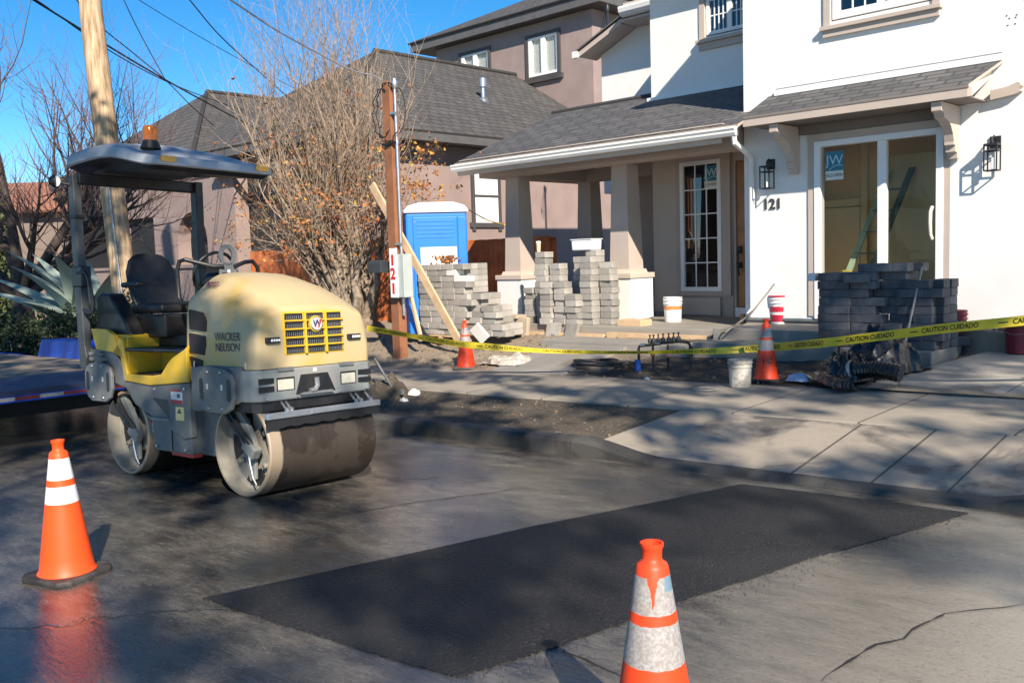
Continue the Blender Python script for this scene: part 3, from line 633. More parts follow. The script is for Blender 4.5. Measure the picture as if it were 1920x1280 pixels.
# lower hip roof
e=4.28; rz=6.95
npanel('roof',[(-15.05,11.0,e),(-15.05,21.0,e),(-19.45,21.0,rz),(-19.45,15.25,rz)],m_shake,.06,m_dktrim)
npanel('roof',[(-23.9,11.0,e),(-15.05,11.0,e),(-19.45,15.25,rz)],m_shake,.06,m_dktrim)
npanel('roof',[(-23.9,21.0,e),(-23.9,11.0,e),(-19.45,15.25,rz),(-19.45,21.0,rz)],m_shake,.06,m_dktrim)
npanel('roof',[(-21.2,11.0,e),(-21.2,20,e),(-25.9,20,6.72),(-25.9,14.0,6.72)],m_shake,.06,m_dktrim)
npanel('roof',[(-30.5,11.0,e),(-21.2,11.0,e),(-25.9,14.0,6.72)],m_shake,.06,m_dktrim)
npanel('roof',[(-30.5,20.0,e),(-30.5,11.0,e),(-25.9,14.0,6.72),(-25.9,20.0,6.72)],m_shake,.06,m_dktrim)
nb(MB().box(-15.10,-15.05,11.0,20.4,4.12,4.30).box(-30.5,-15.10,11.0,11.05,4.12,4.30),'fascia',m_dkfascia)
nb(MB().box(-15.6,-15.10,11.05,20.4,4.125,4.15).box(-30.5,-15.6,11.05,11.6,4.125,4.15),'soffit',m_dktrim)
nb(MB().tube([(-19.45,15.25,7.03),(-19.45,21,7.03)],.07,6).tube([(-19.45,15.25,7.0),(-15.05,11.0,4.36)],.06,6).tube([(-25.9,14,6.8),(-25.9,20,6.8)],.07,6).tube([(-25.9,14,6.78),(-21.2,11.0,4.36)],.06,6),'ridge_tile',m_shake)
# flue
fp=onX(935,182,-17.3)
nb(MB().lathe([(.16,-.05),(.12,.06),(.055,.12),(.055,.36),(.10,.37),(.10,.58),(.03,.62)],12,Matrix.Translation((-17.2,16.9,5.58))),'flue_pipe',m_galv)
# side window
sw=nb(MB().box(-15.6,-15.56,14.83,14.93,2.25,3.75).box(-15.6,-15.56,15.68,15.78,2.25,3.75).box(-15.6,-15.55,14.76,15.84,2.33,2.44).box(-15.6,-15.56,14.93,15.68,3.68,3.75),'window',m_dktrim)
nb(MB().box(-15.6,-15.57,14.93,15.68,2.44,3.68),'pane',m_vinyl,sw); nb(MB().box(-15.57,-15.555,14.93,15.68,3.03,3.08),'sash_bar',m_dktrim,sw)
# front porch wall with the arch
mb=MB(); ax0,ax1,zs,zt=-22.05,-20.55,2.25,2.95
mb.box(-25.9,-24.9,10.9,11.25,-.3,3.68).box(-23.3,ax0,10.9,11.25,-.3,zs).box(-24.9,-23.3,10.9,11.25,2.95,3.68).box(-24.9,-23.3,10.9,11.25,-.3,1.3)
n=10; cxm=(ax0+ax1)/2; rr=(ax1-ax0)/2
arc=[(cxm-rr*math.cos(math.pi*i/n),zs+(zt-zs)*math.sin(math.pi*i/n)) for i in range(n+1)]
for i in range(n):
    mb.add([(arc[i][0],10.9,arc[i][1]),(arc[i+1][0],10.9,arc[i+1][1]),(arc[i+1][0],10.9,3.68),(arc[i][0],10.9,3.68),(arc[i][0],11.25,arc[i][1]),(arc[i+1][0],11.25,arc[i+1][1])],[(0,1,2,3),(0,4,5,1)])
mb.box(-23.3,ax0,10.9,11.25,zs,3.68).box(ax1,-19.2,10.9,11.25,-.3,3.68)
nb(mb,'porch_wall',m_mauve)
nb(MB().box(ax0-.02,ax0+.04,10.86,11.25,1.55,1.62).box(ax0-.02,ax0+.04,10.86,11.25,1.82,1.87),'arch_impost',m_mauve)
nb(MB().box(-30,-15.8,11.28,11.59,-.3,3.6),'porch_shade',m_dark)  # dark box stands in for the shade inside the porch
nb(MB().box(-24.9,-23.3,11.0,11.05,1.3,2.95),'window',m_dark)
nb(MB().box(-19.9,-15.3,10.72,10.86,3.62,3.74),'porch_beam',mat('beam_tan',(.46,.40,.33),.6,.1))
# upper storey
mb=MB(); wallY(mb,20.5,20.7,-22.95,-16.5,4.5,8.35,[(-18.88,-17.75,6.85,7.95),(-21.75,-20.55,6.85,7.95)]); mb.box(-16.7,-16.5,20.7,27,4.5,8.35).box(-22.95,-22.75,20.7,27,4.5,8.35)
nb(mb,'upper_wall',m_mauve)
m_blind=NB('blind_slats'); sx=m_blind.n('ShaderNodeSeparateXYZ'); m_blind.l(m_blind.co(),sx.inputs[0]); fr=m_blind.math('FRACT',m_blind.math('MULTIPLY',sx.outputs[2],13)); m_blind.bump(fr,.6,.02); m_blind=m_blind.set(m_blind.mix(m_blind.ramp(fr,[(.0,0.),(.25,1.)]),(.42,.42,.42),(.75,.75,.74)),.6)
for x0,x1 in ((-18.88,-17.75),(-21.75,-20.55)):
    o=nb(MB().box(x0-.10,x0,20.44,20.5,6.78,8.05).box(x1,x1+.10,20.44,20.5,6.78,8.05).box(x0,x1,20.44,20.5,7.95,8.05).box(x0-.18,x1+.18,20.40,20.5,6.66,6.80),'window',m_dktrim)
    xm=(x0+x1)/2
    nb(MB().box(x0,x0+.12,20.47,20.55,6.85,7.95).box(x1-.06,x1,20.47,20.55,6.85,7.95).box(xm-.08,xm+.08,20.47,20.55,6.85,7.95).box(x0+.12,xm-.08,20.47,20.55,6.85,6.92).box(xm+.08,x1-.06,20.47,20.55,6.85,6.92).box(x0+.12,xm-.08,20.47,20.55,7.89,7.95).box(xm+.08,x1-.06,20.47,20.55,7.89,7.95),'sash',m_vinyl,o)
    nb(MB().box(x0+.1,x1,20.560,20.575,6.85,7.95),'blind',m_blind,o)
    nb(MB().quad([(x0+.1,20.553,6.85),(x1-.02,20.553,6.85),(x1-.02,20.553,7.95),(x0+.1,20.553,7.95)]),'pane',m_glass,o)
e=8.58
nb(MB().box(-23.75,-15.9,20.10,20.16,8.36,8.62).box(-15.96,-15.9,20.16,28,8.36,8.62),'fascia',m_dkfascia)
nb(MB().box(-23.75,-15.96,20.16,28,8.36,8.40),'soffit',m_dktrim)
npanel('upper_roof',[(-23.8,20.05,e+.02),(-15.85,20.05,e+.02),(-19.8,23.7,e+1.75)],m_shake,.06)
npanel('upper_roof',[(-15.85,20.05,e+.02),(-15.85,28,e+.02),(-19.8,28,e+1.75),(-19.8,23.7,e+1.75)],m_shake,.06)
npanel('upper_roof',[(-23.8,28,e+.02),(-23.8,20.05,e+.02),(-19.8,23.7,e+1.75),(-19.8,28,e+1.75)],m_shake,.06)
# service mast with drip loops
p=onY(1139,30,17.6)
mast=MB().tube([(p.x,p.y,p.z-3),(p.x,p.y,p.z+.25)],.035,8)
nbm=thing('service_mast','dark metal service mast with looped cables rising beside the rear gable','mast',(p.x,p.y,p.z-3))
mb=MB().tube([(0,0,0),(0,0,3.15)],.035,8).lathe([(.05,3.1),(.06,3.2),(.03,3.26)],10); mb.build('pipe',m_blackm,nbm)
for dx,dy in ((-.28,.06),(-.16,.03)):
    pts=[(0,0,3.2)]+[(dx*math.sin(t*1.6)-.0,0,3.2+.05*math.sin(t*3)-t*1.05) for t in (.2,.4,.6,.8,1)]
    MB().tube(pts,.008,5).build('drip_loop',m_blackm,nbm)
MB().lathe([(.0,2.3),(.025,2.32),(.02,2.36),(.025,2.4),(.0,2.42)],8,Matrix.Translation((-.28,0,-.05))).build('insulator',m_vinyl,nbm)
# distant houses at far left
q=atd(95,400,34)
dh=thing('house','far cream house with a terracotta roof glimpsed behind the bare tree','house',(q.x,q.y,0))
M=frame((0,0,0),(.72,.69,0),(-.69,.72,0))
mb=MB().box(-5,3.3,0,5,0,3.9,0,M); mb.build('wall',mat('wall_shaded_brown',(.20,.155,.13),.9,.06),dh); MB().box(3.3,5,-.02,5,0,3.9,0,M).build('wall',mat('stucco_cream',(.62,.50,.33),.9,.06),dh)  # shade is put into the brown wall colour; cream box is the lit end
panel('roof',[M@V((-5.6,-.5,3.8)),M@V((5.6,-.5,3.8)),M@V((5.6,2.6,5.1)),M@V((-5.6,2.6,5.1))],m_terra,dh,.08)
panel('roof',[M@V((5.6,5.6,3.8)),M@V((-5.6,5.6,3.8)),M@V((-5.6,2.6,5.1)),M@V((5.6,2.6,5.1))],m_terra,dh,.08)
MB().box(4.3,4.7,-.05,-.02,.9,2.3,0,M).build('window',m_vinyl,dh)
# fences and garden wall
m_fence=mat('fence_redwood',(.70,.19,.05),.65,.30,2.5,.2,40,dirt=(.25,.06,.02),dscale=4,damt=.6)
def fence(name_label,x0,x1,y,z0,z1,n):
    o=thing('fence',name_label,'fence',(x0,y,z0)); bw=(x1-x0)/n
    mb=MB()
    for i in range(n):
        dz=random.uniform(-.008,.008); mb.box(i*bw+.004,(i+1)*bw-.004,random.uniform(0,.004),.022,0,z1-z0+dz)
    mb.build('fence_boards',m_fence,o)
    for zz in (.3,z1-z0-.3): MB().box(0,x1-x0,.023,.065,zz,zz+.09).build('rail',m_fence,o)
    for xx in (0,(x1-x0)/2,x1-x0): MB().box(xx-.045,xx+.045,.066,.155,0,z1-z0-.02).build('post',m_fence,o)
fence('redwood board fence behind the bare leggy shrub',-20.8,-14.4,12.15,.05,1.97,44)
fence('redwood side gate fence between portable toilet and porch column',-15.2,-12.66,14.2,.2,2.02,17)
gw=MB().box(-34,-20.9,11.3,11.55,-.2,1.62).box(-34.05,-20.85,11.25,11.6,1.62,1.70)
tag(gw.build('garden_wall',m_mauve),'low mauve stucco garden wall behind the agave','garden wall')
# ------------------------------------------------------------------ road roller (local axes: x forward, y to the kerb, z up)
yaw=R(4); ex=V((math.cos(yaw),math.sin(yaw),.025)).normalized(); ey=V((-math.sin(yaw),math.cos(yaw),-.035)); ey=(ey-ex*ey.dot(ex)).normalized(); ez=ex.cross(ey)
RM=Matrix((ex,ey,ez)).transposed().to_4x4()
p=onZ(457,931,-.115); z=road_z(p.x,p.y); p=onZ(457,931,z)
RM.translation=p-ex*.85+ey*.5
rol=thing('road_roller','yellow and grey tandem drum road roller with canopy parked on the wet road','road roller'); rol.matrix_world=RM
def yellow(name,c):
    b=NB(name); n=b.noise(1.7,4,.5,dist=.3); n2=b.noise(11,5,.65)
    col=b.mix(b.ramp(n,[(.29,0.),(.52,1.)]),c,(.54,.41,.22)); col=b.mix(b.math('MULTIPLY',b.ramp(n2,[(.55,0.),(.8,1.)]),.3),col,(.34,.27,.17))
    b.bump(n2,.05,.004); return b.set(col,.42)
m_yel=yellow('roller_hood_paint',(.62,.37,.04))
m_yel2=mat('roller_yellow',(.66,.42,.025),.42,.08,4,.04,50,dirt=(.40,.28,.10),dscale=6,damt=.45)
m_gry=mat('roller_grey',(.135,.145,.148),.5,.14,4,.08,60,dirt=(.27,.235,.19),dscale=4,damt=.6)
m_gryl=mat('roller_grey_light',(.22,.235,.23),.5,.14,5,.08,60,dirt=(.33,.285,.22),dscale=4,damt=.6)
m_blk=mat('roller_black',(.012,.012,.014),.45,.2,6,.05,60,dirt=(.06,.05,.04),dscale=6,damt=.35)
m_seat=mat('seat_vinyl',(.017,.018,.021),.42,.2,9,.08,90,dirt=(.07,.06,.05),dscale=4,damt=.3)
m_vent=mat('vent_dark',(.03,.022,.02),.7,.2,200,.3,300)
m_post=mat('post_charcoal',(.05,.055,.06),.5,.12,6,.05)
m_can=mat('canopy_grey',(.36,.385,.42),.6,.06,3,.05)
m_orange=mat('reflector_amber',(.60,.32,.05),.35,.08,20,.03)
m_rub=mat('rubber_strip',(.012,.012,.014),.6,.2,6,.1)
b=NB('drum_steel'); co=b.co(); sp=b.n('ShaderNodeSeparateXYZ'); b.l(co,sp.inputs[0])
n=b.noise(4,6,.7); st=b.noise(5,5,.6,vec=b.stretch((.7,14,.7)))
ed=b.math('LESS_THAN',sp.outputs[1],-.415)
edn=b.ramp(b.math('ADD',b.math('MULTIPLY',sp.outputs[1],-4),b.math('SUBTRACT',b.math('MULTIPLY',n,.25),1.25)),[(.44,0.),(.50,1.)])
wet_=b.ramp(b.noise(2.6,5,.55),[(.52,0.),(.56,1.)])
col=b.mix(st,(.018,.013,.010),(.065,.047,.034)); col=b.mix(b.math('MULTIPLY',wet_,.28),col,(.13,.11,.09)); col=b.mix(edn,col,(.42,.32,.22))
col=b.mix(b.math('MULTIPLY',b.ramp(sp.outputs[2],[(.36,0.),(.9,1.)]),.0),col,(.3,.22,.16))
b.bump(b.math('ADD',n,b.math('MULTIPLY',b.noise(60,3),.4)),.15,.01)
m_drum=b.set(col,b.math('ADD',.34,b.math('MULTIPLY',n,.25)),.25)
m_dust=mat('drum_side_dust',(.30,.27,.22),.8,.22,4,.1,60,dirt=(.13,.14,.14),dscale=3,damt=.75)
def rb(mb,name,mats,parent=None,**k): return mb.build(name,mats,parent or rol,**k)
def drum(xc):
    M=Matrix.Translation((xc,0,.36))@Matrix.Rotation(R(-90),4,'X')   # lathe z -> local y
    mb=MB(); mb.lathe([(.335,-.5),(.352,-.5),(.36,-.492),(.36,.492),(.352,.5),(.335,.5)],64,M,0)
    o=rb(mb,'drum',m_drum,sharp=30)
    # o's texture space: object coords are machine local
    for s in (-1,1):
        dm=MB().lathe([(.335,.5),(.325,.40),(.30,.375),(.0,.37)] if s>0 else [(.0,-.37),(.30,-.375),(.325,-.40),(.335,-.5)],48,M)
        rb(dm,'end_plate',m_dust,o,sharp=25)
    # dark cut-outs and hub on the visible end
    cb=MB()
    for a0,a1,r0,r1 in ((20,62,.13,.275),(95,150,.10,.26),(165,205,.16,.28),(245,300,.17,.29)):
        n=8; pt=[]
        for i in range(n+1): a=R(a0+(a1-a0)*i/n); pt.append((xc+r1*math.cos(a),.36+r1*math.sin(a)))
        for i in range(n,-1,-1): a=R(a0+8+(a1-a0-16)*i/n); pt.append((xc+r0*math.cos(a),.36+r0*math.sin(a)))
        cb.prism(pt,'y',-.385,-.379)
    rb(cb,'end_opening',m_blk,o)
    hb_=MB()
    for a in (35,110,215,320): hb_.lathe([(.0,-.42),(.02,-.42),(.022,-.40),(.022,-.38)],10,Matrix.Translation((xc+.20*math.cos(R(a)),0,.36+.20*math.sin(R(a))))@Matrix.Rotation(R(-90),4,'X'))
    rb(hb_,'bolt',m_dust,o)
    # suspension arm, hoses and motor
    A=MB(); A.prism([(xc-.30,.66),(xc-.10,.68),(xc+.02,.55),(xc+.10,.44),(xc+.13,.36),(xc+.06,.31),(xc-.04,.38),(xc-.14,.50),(xc-.25,.58)],'y',-.47,-.43)
    A.prism([(xc-.07,.30),(xc+.06,.31),(xc+.05,.12),(xc-.02,.10)],'y',-.43,-.40)
    a=rb(A,'drum_arm',m_gryl,bevel=.008)
    for k,dx in enumerate((0,.06)):
        rb(MB().tube([(xc-.24+dx,-.49,.68),(xc-.17+dx,-.50,.60),(xc-.07+dx,-.50,.50),(xc+.03+dx*.7,-.49,.42),(xc+.09+dx*.4,-.46,.35)],.020,8),'hose',m_blk,a)
    rb(MB().cbox((xc+.07,-.46,.36),(.15,.08,.10),Matrix.Rotation(R(35),3,'Y')),'hydraulic_motor',m_gryl,a,bevel=.015)
    rb(MB().tube([(xc+.06,-.49,.38),(xc+.10,-.50,.25),(xc+.115,-.49,.15),(xc+.14,-.48,.10)],.006,5),'cable',m_paper,a)
    return o
m_paper2=m_paper
drum(.85); drum(-.85)
def plate(xc):
    pl=[(xc-.24,.86),(xc-.21,.92),(xc-.14,.955),(xc,.965),(xc+.14,.955),(xc+.21,.92),(xc+.24,.86),(xc+.24,.74),(xc+.20,.66),(xc+.12,.625),(xc-.12,.625),(xc-.20,.66),(xc-.24,.74)]
    o=rb(MB().prism(pl,'y',-.615,-.585),'guard_plate',m_gry,bevel=.008)
    s=MB()
    for sx in (-1,1):
        n=8; q=[]
        for i in range(n+1): a=R(180*i/n); q.append((xc+sx*.18+.022*math.cos(a),.86+.022*math.sin(a)))
        for i in range(n+1): a=R(180+180*i/n); q.append((xc+sx*.18+.022*math.cos(a),.74+.022*math.sin(a)))
        s.prism(q,'y',-.619,-.6155)
    rb(s,'slot',m_blk,o)
    bl=MB()
    for dx,dz in ((-.09,.93),(.08,.93),(-.09,.66),(.09,.66)): bl.lathe([(0,-.626),(.009,-.625),(.010,-.615)],8,Matrix.Translation((xc+dx,0,dz))@Matrix.Rotation(R(-90),4,'X'))
    rb(bl,'bolt',m_galv,o)
    l=MB()
    for dx in (-.10,.09): l.box(xc+dx-.010,xc+dx+.010,-.618,-.6152,.80,.84)
    rb(l,'label',m_paper,o)
plate(.71); plate(-1.10)
# frames
rb(MB().prism([(.34,.62),(.34,.95),(.50,.97),(1.0,.97),(1.0,.72),(.95,.70),(.42,.62)],'y',-.585,-.50).box(.30,1.06,-.50,.55,.74,.95).box(.35,1.0,.50,.585,.62,.95).box(.2,.48,-.44,.5,.25,.76),'front_frame',m_gry,bevel=.01)
fr=rb(MB().prism([(-1.44,.76),(-1.44,1.08),(-1.15,1.075),(-.88,1.05),(-.77,.93),(-.74,.82),(-.30,.795),(.26,.83),(.26,.40),(.16,.38),(-.58,.62),(-.72,.75),(-.95,.79)],'y',-.56,-.50).box(-1.45,-.76,-.50,.58,.76,1.06),'rear_frame',m_gry,bevel=.008)
bd=rb(MB().prism([(-.62,-.40),(-.28,-.555),(.24,-.545),(.24,.5),(-.62,.5)],'z',.265,.80),'tank_body',m_gry,bevel=.008)
rb(MB().add([(-.57,-.452,.70),(-.28,-.563,.69),(-.05,-.562,.685),(-.05,-.562,.545),(-.28,-.563,.53),(-.55,-.46,.55)],[(0,5,4,3,2,1)[::-1]]),'foot_step_opening',m_blk,bd)
rb(MB().prism([(-.58,-.47),(-.28,-.585),(-.02,-.582),(-.02,-.50),(-.5,-.40)],'z',.515,.535),'foot_step',m_gryl,bd)
def sidelabel(x0,x1,z0,z1,y=-.560): return MB().box(x0,x1,y-.0045,y-.001,z0,z1)
a=rb(sidelabel(.00,.165,.66,.77),'warning_label',m_paper,bd); rb(MB().box(.00,.165,-.567,-.5652,.66,.69).box(.0,.165,-.567,-.5652,.755,.77),'label_band',mat('label_red',(.45,.04,.04),.5,.1,5,0),a); rb(MB().cbox((.115,-.566,.722),(.04,.002,.03)),'label_icon',m_number,a)
a=rb(sidelabel(.06,.18,.53,.635),'warning_label',mat('label_yellow',(.70,.60,.28),.5,.1,5,0),bd); rb(MB().prism([(.085,.585),(.15,.585),(.118,.628)],'y',-.567,-.5652),'label_icon',m_number,a)
b_=rb(MB().add([(-.52,-.452,.50),(-.40,-.505,.495),(-.40,-.505,.385),(-.52,-.452,.39)],[(0,3,2,1)]),'hire_label',m_paper,bd)
tm=frame((-.46,-.4815,.475),V((.12,-.053,0)),(0,0,1)); tm.translation=V((-.462,-.4835,.474)); text('BAYO',.032,tm,mat('label_pink',(.55,.05,.12),.5,.1,5,0),'label_text',b_,.001,bold=.001)
tm=tm.copy(); tm.translation=V((-.462,-.4835,.42)); text('170-342',.026,tm,m_number,'label_text',b_,.001)
rb(MB().box(-.10,.22,-.52,-.44,.235,.262),'red_strut',mat('strut_red',(.60,.07,.05),.5,.1,5,.05))
rb(MB().box(-.5,.35,-.3,.3,.22,.30).tube([(-.55,-.30,.23),(-.42,-.33,.22)],.03,8),'hitch',m_blk)
# bolts on the rear frame
bl=MB()
for x,z in ((-1.28,1.03),(-1.10,1.03),(-1.27,.985),(-1.04,.985)): bl.lathe([(0,-.60),(.022,-.595),(.024,-.56)],8,Matrix.Translation((x,0,z))@Matrix.Rotation(R(-90),4,'X'))
rb(bl,'bolt',m_gry,fr)
# front bumper
bo=[(.55,-.575),(1.02,-.58),(1.09,-.56),(1.135,-.50),(1.145,-.40),(1.145,.40),(1.135,.50),(1.09,.56),(1.02,.58),(.55,.575)]
bu=rb(MB().prism(bo,'z',.715,.945),'front_bumper',m_gryl,bevel=.012)
rb(MB().prism([(x-.03,y*.97) for x,y in bo],'z',.64,.715),'bumper_underside',m_blk,bu)  # black lower part under the bumper
X=1.1455
def front(y0,y1,z0,z1,x=X,d=.003): return MB().box(x,x+d,y0,y1,z0,z1)
rb(MB().prism([(-.165,.89),(.085,.89),(.155,.745),(-.215,.745)],'x',X,X+.003),'bumper_opening',m_blk,bu)
rb(MB().prism([(-.165,.757),(.105,.757),(.125,.742),(-.185,.742)],'x',X+.002,X+.03).tube([(X+.02,-.10,.765),(X+.02,-.05,.77),(X+.02,-.03,.80),(X+.02,-.035,.86)],.020,8),'exhaust_pipe',m_steel,bu)
m_lens=mat('headlight_lens',(.62,.58,.46),.15,.1,30,.2,60)
for y0,y1 in ((-.375,-.235),(.215,.35)):
    h=rb(front(y0-.006,y1+.012,.785,.882),'headlight',m_blk,bu); rb(front(y0,y1,.79,.868,X+.003,.006),'lens',m_lens,h,bevel=.003)
s=MB()
for y0,y1 in ((-.53,-.405),(.385,.515)):
    for z0,z1 in ((.845,.885),(.785,.825)): s.box(1.136 if abs(y0)>.5 or y1>.5 else X,X+.004,y0,y1,z0,z1)
rb(s,'bumper_slot',m_blk,bu)
rb(front(-.05,-.02,.905,.932,X,.004),'bumper_label',m_paper,bu)
h=MB()
for yy in (-.30,.27): h.box(X-.02,X+.012,yy-.07,yy+.07,.925,.955)
rb(h,'hinge',m_gry,bu,bevel=.004)
# scraper
sc=rb(MB().box(1.19,1.235,-.53,.53,.595,.64).box(1.235,1.243,-.15,.22,.600,.634),'scraper_bar',m_galv,bevel=.004)
n=26; pts=[(-.53,.60)]+[(-.53+1.06*i/n,.53+.006*math.sin(i*1.7)+random.uniform(-.003,.003)) for i in range(n+1)]+[(.53,.60)]
rb(MB().prism(pts[::-1],'x',1.205,1.222),'scraper_rubber',m_rub,sc)
for yy in (-.34,-.30,.31,.36,.46): rb(MB().tube([(1.20,yy,.64),(1.17,yy,.67),(1.12,yy+.01,.70)],.010,6).lathe([(.016,0),(.018,.02),(0,.03)],8,Matrix.Translation((1.2,yy,.64))),'scraper_bracket',m_galv,sc)
# hood
def sec(x,w0,w1,w2,w3,zb,z1,z2,z3,zt):
    h=[(w0,zb),(w0+.005,(zb*.6+z1*.4)),(w1,z1),(w2,z2),(w3,z3),(w3*.45,zt-.006),(0,zt)]
    return [(x,-a,z) for a,z in h]+[(x,a,z) for a,z in h[-2::-1]]
secs=[sec(.17,.515,.51,.485,.26,.95,1.30,1.465,1.645,1.67),sec(.27,.525,.52,.495,.27,.95,1.30,1.485,1.665,1.69),sec(.55,.535,.53,.50,.30,.95,1.29,1.46,1.625,1.665),sec(.80,.545,.54,.505,.32,.95,1.27,1.425,1.55,1.595),sec(.98,.55,.54,.50,.33,.95,1.25,1.385,1.475,1.505),sec(1.07,.55,.535,.49,.33,.95,1.23,1.345,1.41,1.43)]
fr_=[(1.118,.0,0)]
mb=MB(); k=len(secs[0]); vs=[p for s in secs for p in s]
fs=[(i*k+j,i*k+j+1,(i+1)*k+j+1,(i+1)*k+j) for i in range(len(secs)-1) for j in range(k-1)]
# front face: bulging row then centre
f1=[(1.128,y*.93,.95+(z-.95)*.93) for x,y,z in secs[-1]]; b0=len(vs); vs+=f1
fs+=[((len(secs)-1)*k+j,(len(secs)-1)*k+j+1,b0+j+1,b0+j) for j in range(k-1)]
fs.append(tuple(range(b0,b0+k))); fs.append(tuple(range(k))[::-1])
mb.add(vs,fs,0,True)
me_=rb(mb,'engine_hood',m_yel,sharp=75)
sub=me_.modifiers.new('bevel','BEVEL'); sub.width=.032; sub.segments=4; sub.limit_method='ANGLE'; sub.angle_limit=R(24)
hood=me_
rb(MB().prism([(.25,.955),(.245,.90),(.30,.80),(.36,.765),(.42,.80),(.52,.955)],'y',-.545,-.50),'hood_skirt',m_yel,hood,bevel=.006)
ys=-.541
for pl in ([(.275,1.395),(.275,1.245),(.50,1.225),(.505,1.30),(.45,1.37)],[(.265,1.215),(.265,1.065),(.47,1.045),(.495,1.12),(.49,1.19)],[(.26,1.035),(.29,.925),(.36,.885),(.42,.955),(.44,1.005)]):
    o=rb(MB().prism(pl,'y',ys-.003,-.52),'side_vent',m_vent,hood,bevel=.004)
# grille
gx=1.13
gr=rb(MB().prism([(-.295,1.035),(.275,1.035),(.25,1.365),(-.315,1.365)],'x',gx-.05,gx+.006),'grille',m_yel2,hood,bevel=.02)
cols=((-.285,-.105),(-.095+.02,.09),(.105,.255)); dk=MB(); fin=MB()
for r_ in range(5):
    z0=1.052+r_*.062; z1=z0+.046
    sh=-.006*r_*0
    for y0,y1 in ((-.275,-.115),(-.085,.075),(.105,.245)):
        dk.box(gx+.0065,gx+.009,y0-.006*r_*.4,y1-.006*r_*.4,z0,z1)
        for q in range(9): yy=y0+.01+q*(y1-y0-.02)/8; fin.box(gx+.009,gx+.0105,yy-.0022,yy+.0022,z0+.002,z0+.028)
rb(dk,'grille_opening',m_blk,gr); rb(fin,'radiator_fins',m_steel,gr)
bars=MB()
for yy in (-.10,.09): bars.prism([(yy-.009,1.045),(yy+.009,1.045),(yy+.002,1.357),(yy-.016,1.357)],'x',gx+.004,gx+.022)
for r_ in range(1,5): zz=1.044+r_*.062; bars.box(gx+.004,gx+.020,-.285,.255,zz-.006,zz+.006)
rb(bars,'grille_bar',m_yel2,gr,bevel=.003)
by,bz=-.012,1.262
MX=Matrix.Translation((gx+.012,by,bz))@Matrix.Rotation(R(90),4,'Y')
bg_=rb(MB().lathe([(.062,0),(.062,.014),(.055,.018)],28,MX),'badge',m_yel2,gr)
rb(MB().lathe([(.050,.012),(.050,.022),(.046,.026),(0,.026)],28,MX),'badge_face',mat('badge_silver',(.60,.60,.60),.3,.1,8,0,metal=.3),gr)
tm=frame((gx+.0385,by,bz),(0,1,0),(0,0,1)); text('W',.075,tm,mat('badge_navy',(.04,.03,.09),.4,.1,5,0),'badge_letter',gr,.001,bold=.002)
tm2=frame((gx+.0395,by+.021,bz-.0),(0,1,0),(0,0,1)); text('/',.075,tm2,mat('badge_red',(.50,.03,.04),.4,.1,5,0),'badge_letter',gr,.001,bold=.004)
for y0,y1,zc in ((-.455,-.335,1.155),(.30,.425,1.148)):
    a=rb(MB().box(gx-.03,gx+.022,y0,y1,zc-.022,zc+.022),'light_bar',m_blk,hood,bevel=.006); l=MB()
    for q in range(4): l.lathe([(.011,0),(.010,.005),(0,.006)],10,Matrix.Translation((gx+.021,y0+.045+q*.021,zc))@Matrix.Rotation(R(90),4,'Y'))
    rb(l,'light_lens',m_vinyl,a)
# lettering on the side of the hood
m_let=mat('hood_lettering',(.05,.045,.06),.5,.05,5,0)
for body,zc,sz in (('WACKER',1.185,.088),('NEUSON',1.107,.088)):
    text(body,sz,frame((.80,-.5525,zc),(1,0,0),(0,0,1)),m_let,'hood_lettering',hood,.0008,bold=.0002,sx=.90)
tm=frame((.41,-.475,1.575),V((1,0,-.05)),V((0,.66,.75))); tm.translation=V((.40,-.405,1.585)); text('RD27',.062,tm,mat('model_lettering',(.22,.09,.10),.5,.1,5,0),'model_lettering',hood,.003)
for x in (.34,1.02): rb(MB().tube([(x,-.552,.955),(x+.004,-.551,1.0)],.006,6),'hood_latch',m_galv,hood)
sm=MB(); sm.tube([(.215,-.19,1.672),(.215,.19,1.672)],.012,6); rb(sm,'hood_seal',m_blk,hood)
for yy in (-.47,-.20,.20,.47):
    rb(MB().lathe([(0,.006),(.010,.005),(.011,0)],8,Matrix.Translation((1.1455,yy,.735))@Matrix.Rotation(R(90),4,'Y')),'bumper_bolt',m_galv,bu)
for x,z in ((-.25,.30),(.18,.30),(-.25,.76),(.2,.78)): rb(MB().lathe([(0,-.572),(.012,-.570),(.013,-.556)],8,Matrix.Translation((x,0,z))@Matrix.Rotation(R(-90),4,'X')),'body_bolt',m_galv,bd)
rb(MB().box(-.028,-.022,-.5585,-.50,.28,.66),'panel_seam',m_blk,bd)
mb=MB()
for _ in range(70): x=random.uniform(-.66,-.12); y=random.uniform(-.53,-.26); s_=random.uniform(.004,.010); mb.add([(x-s_,y-s_,.872),(x+s_,y-s_,.872),(x,y+s_,.872),(x,y,.872+s_*1.3)],[(0,1,3),(1,2,3),(2,0,3)])
tag(rb(mb,'grit',m_blk),kind='stuff')
# lifting eye
o=[]; n=14
for i in range(n+1): a=R(180*i/n); o.append((.075*math.cos(a),.135+.075*math.sin(a)))
o=[(.08,-.12)]+o+[(-.08,-.12)]
inn=[(.043*math.cos(R(360*i/24)),.105+.065*math.sin(R(360*i/24))) for i in range(24)]
bm=bmesh.new()
def loop(pts,x): return [bm.verts.new((x,y,z)) for y,z in pts]
e=MB()
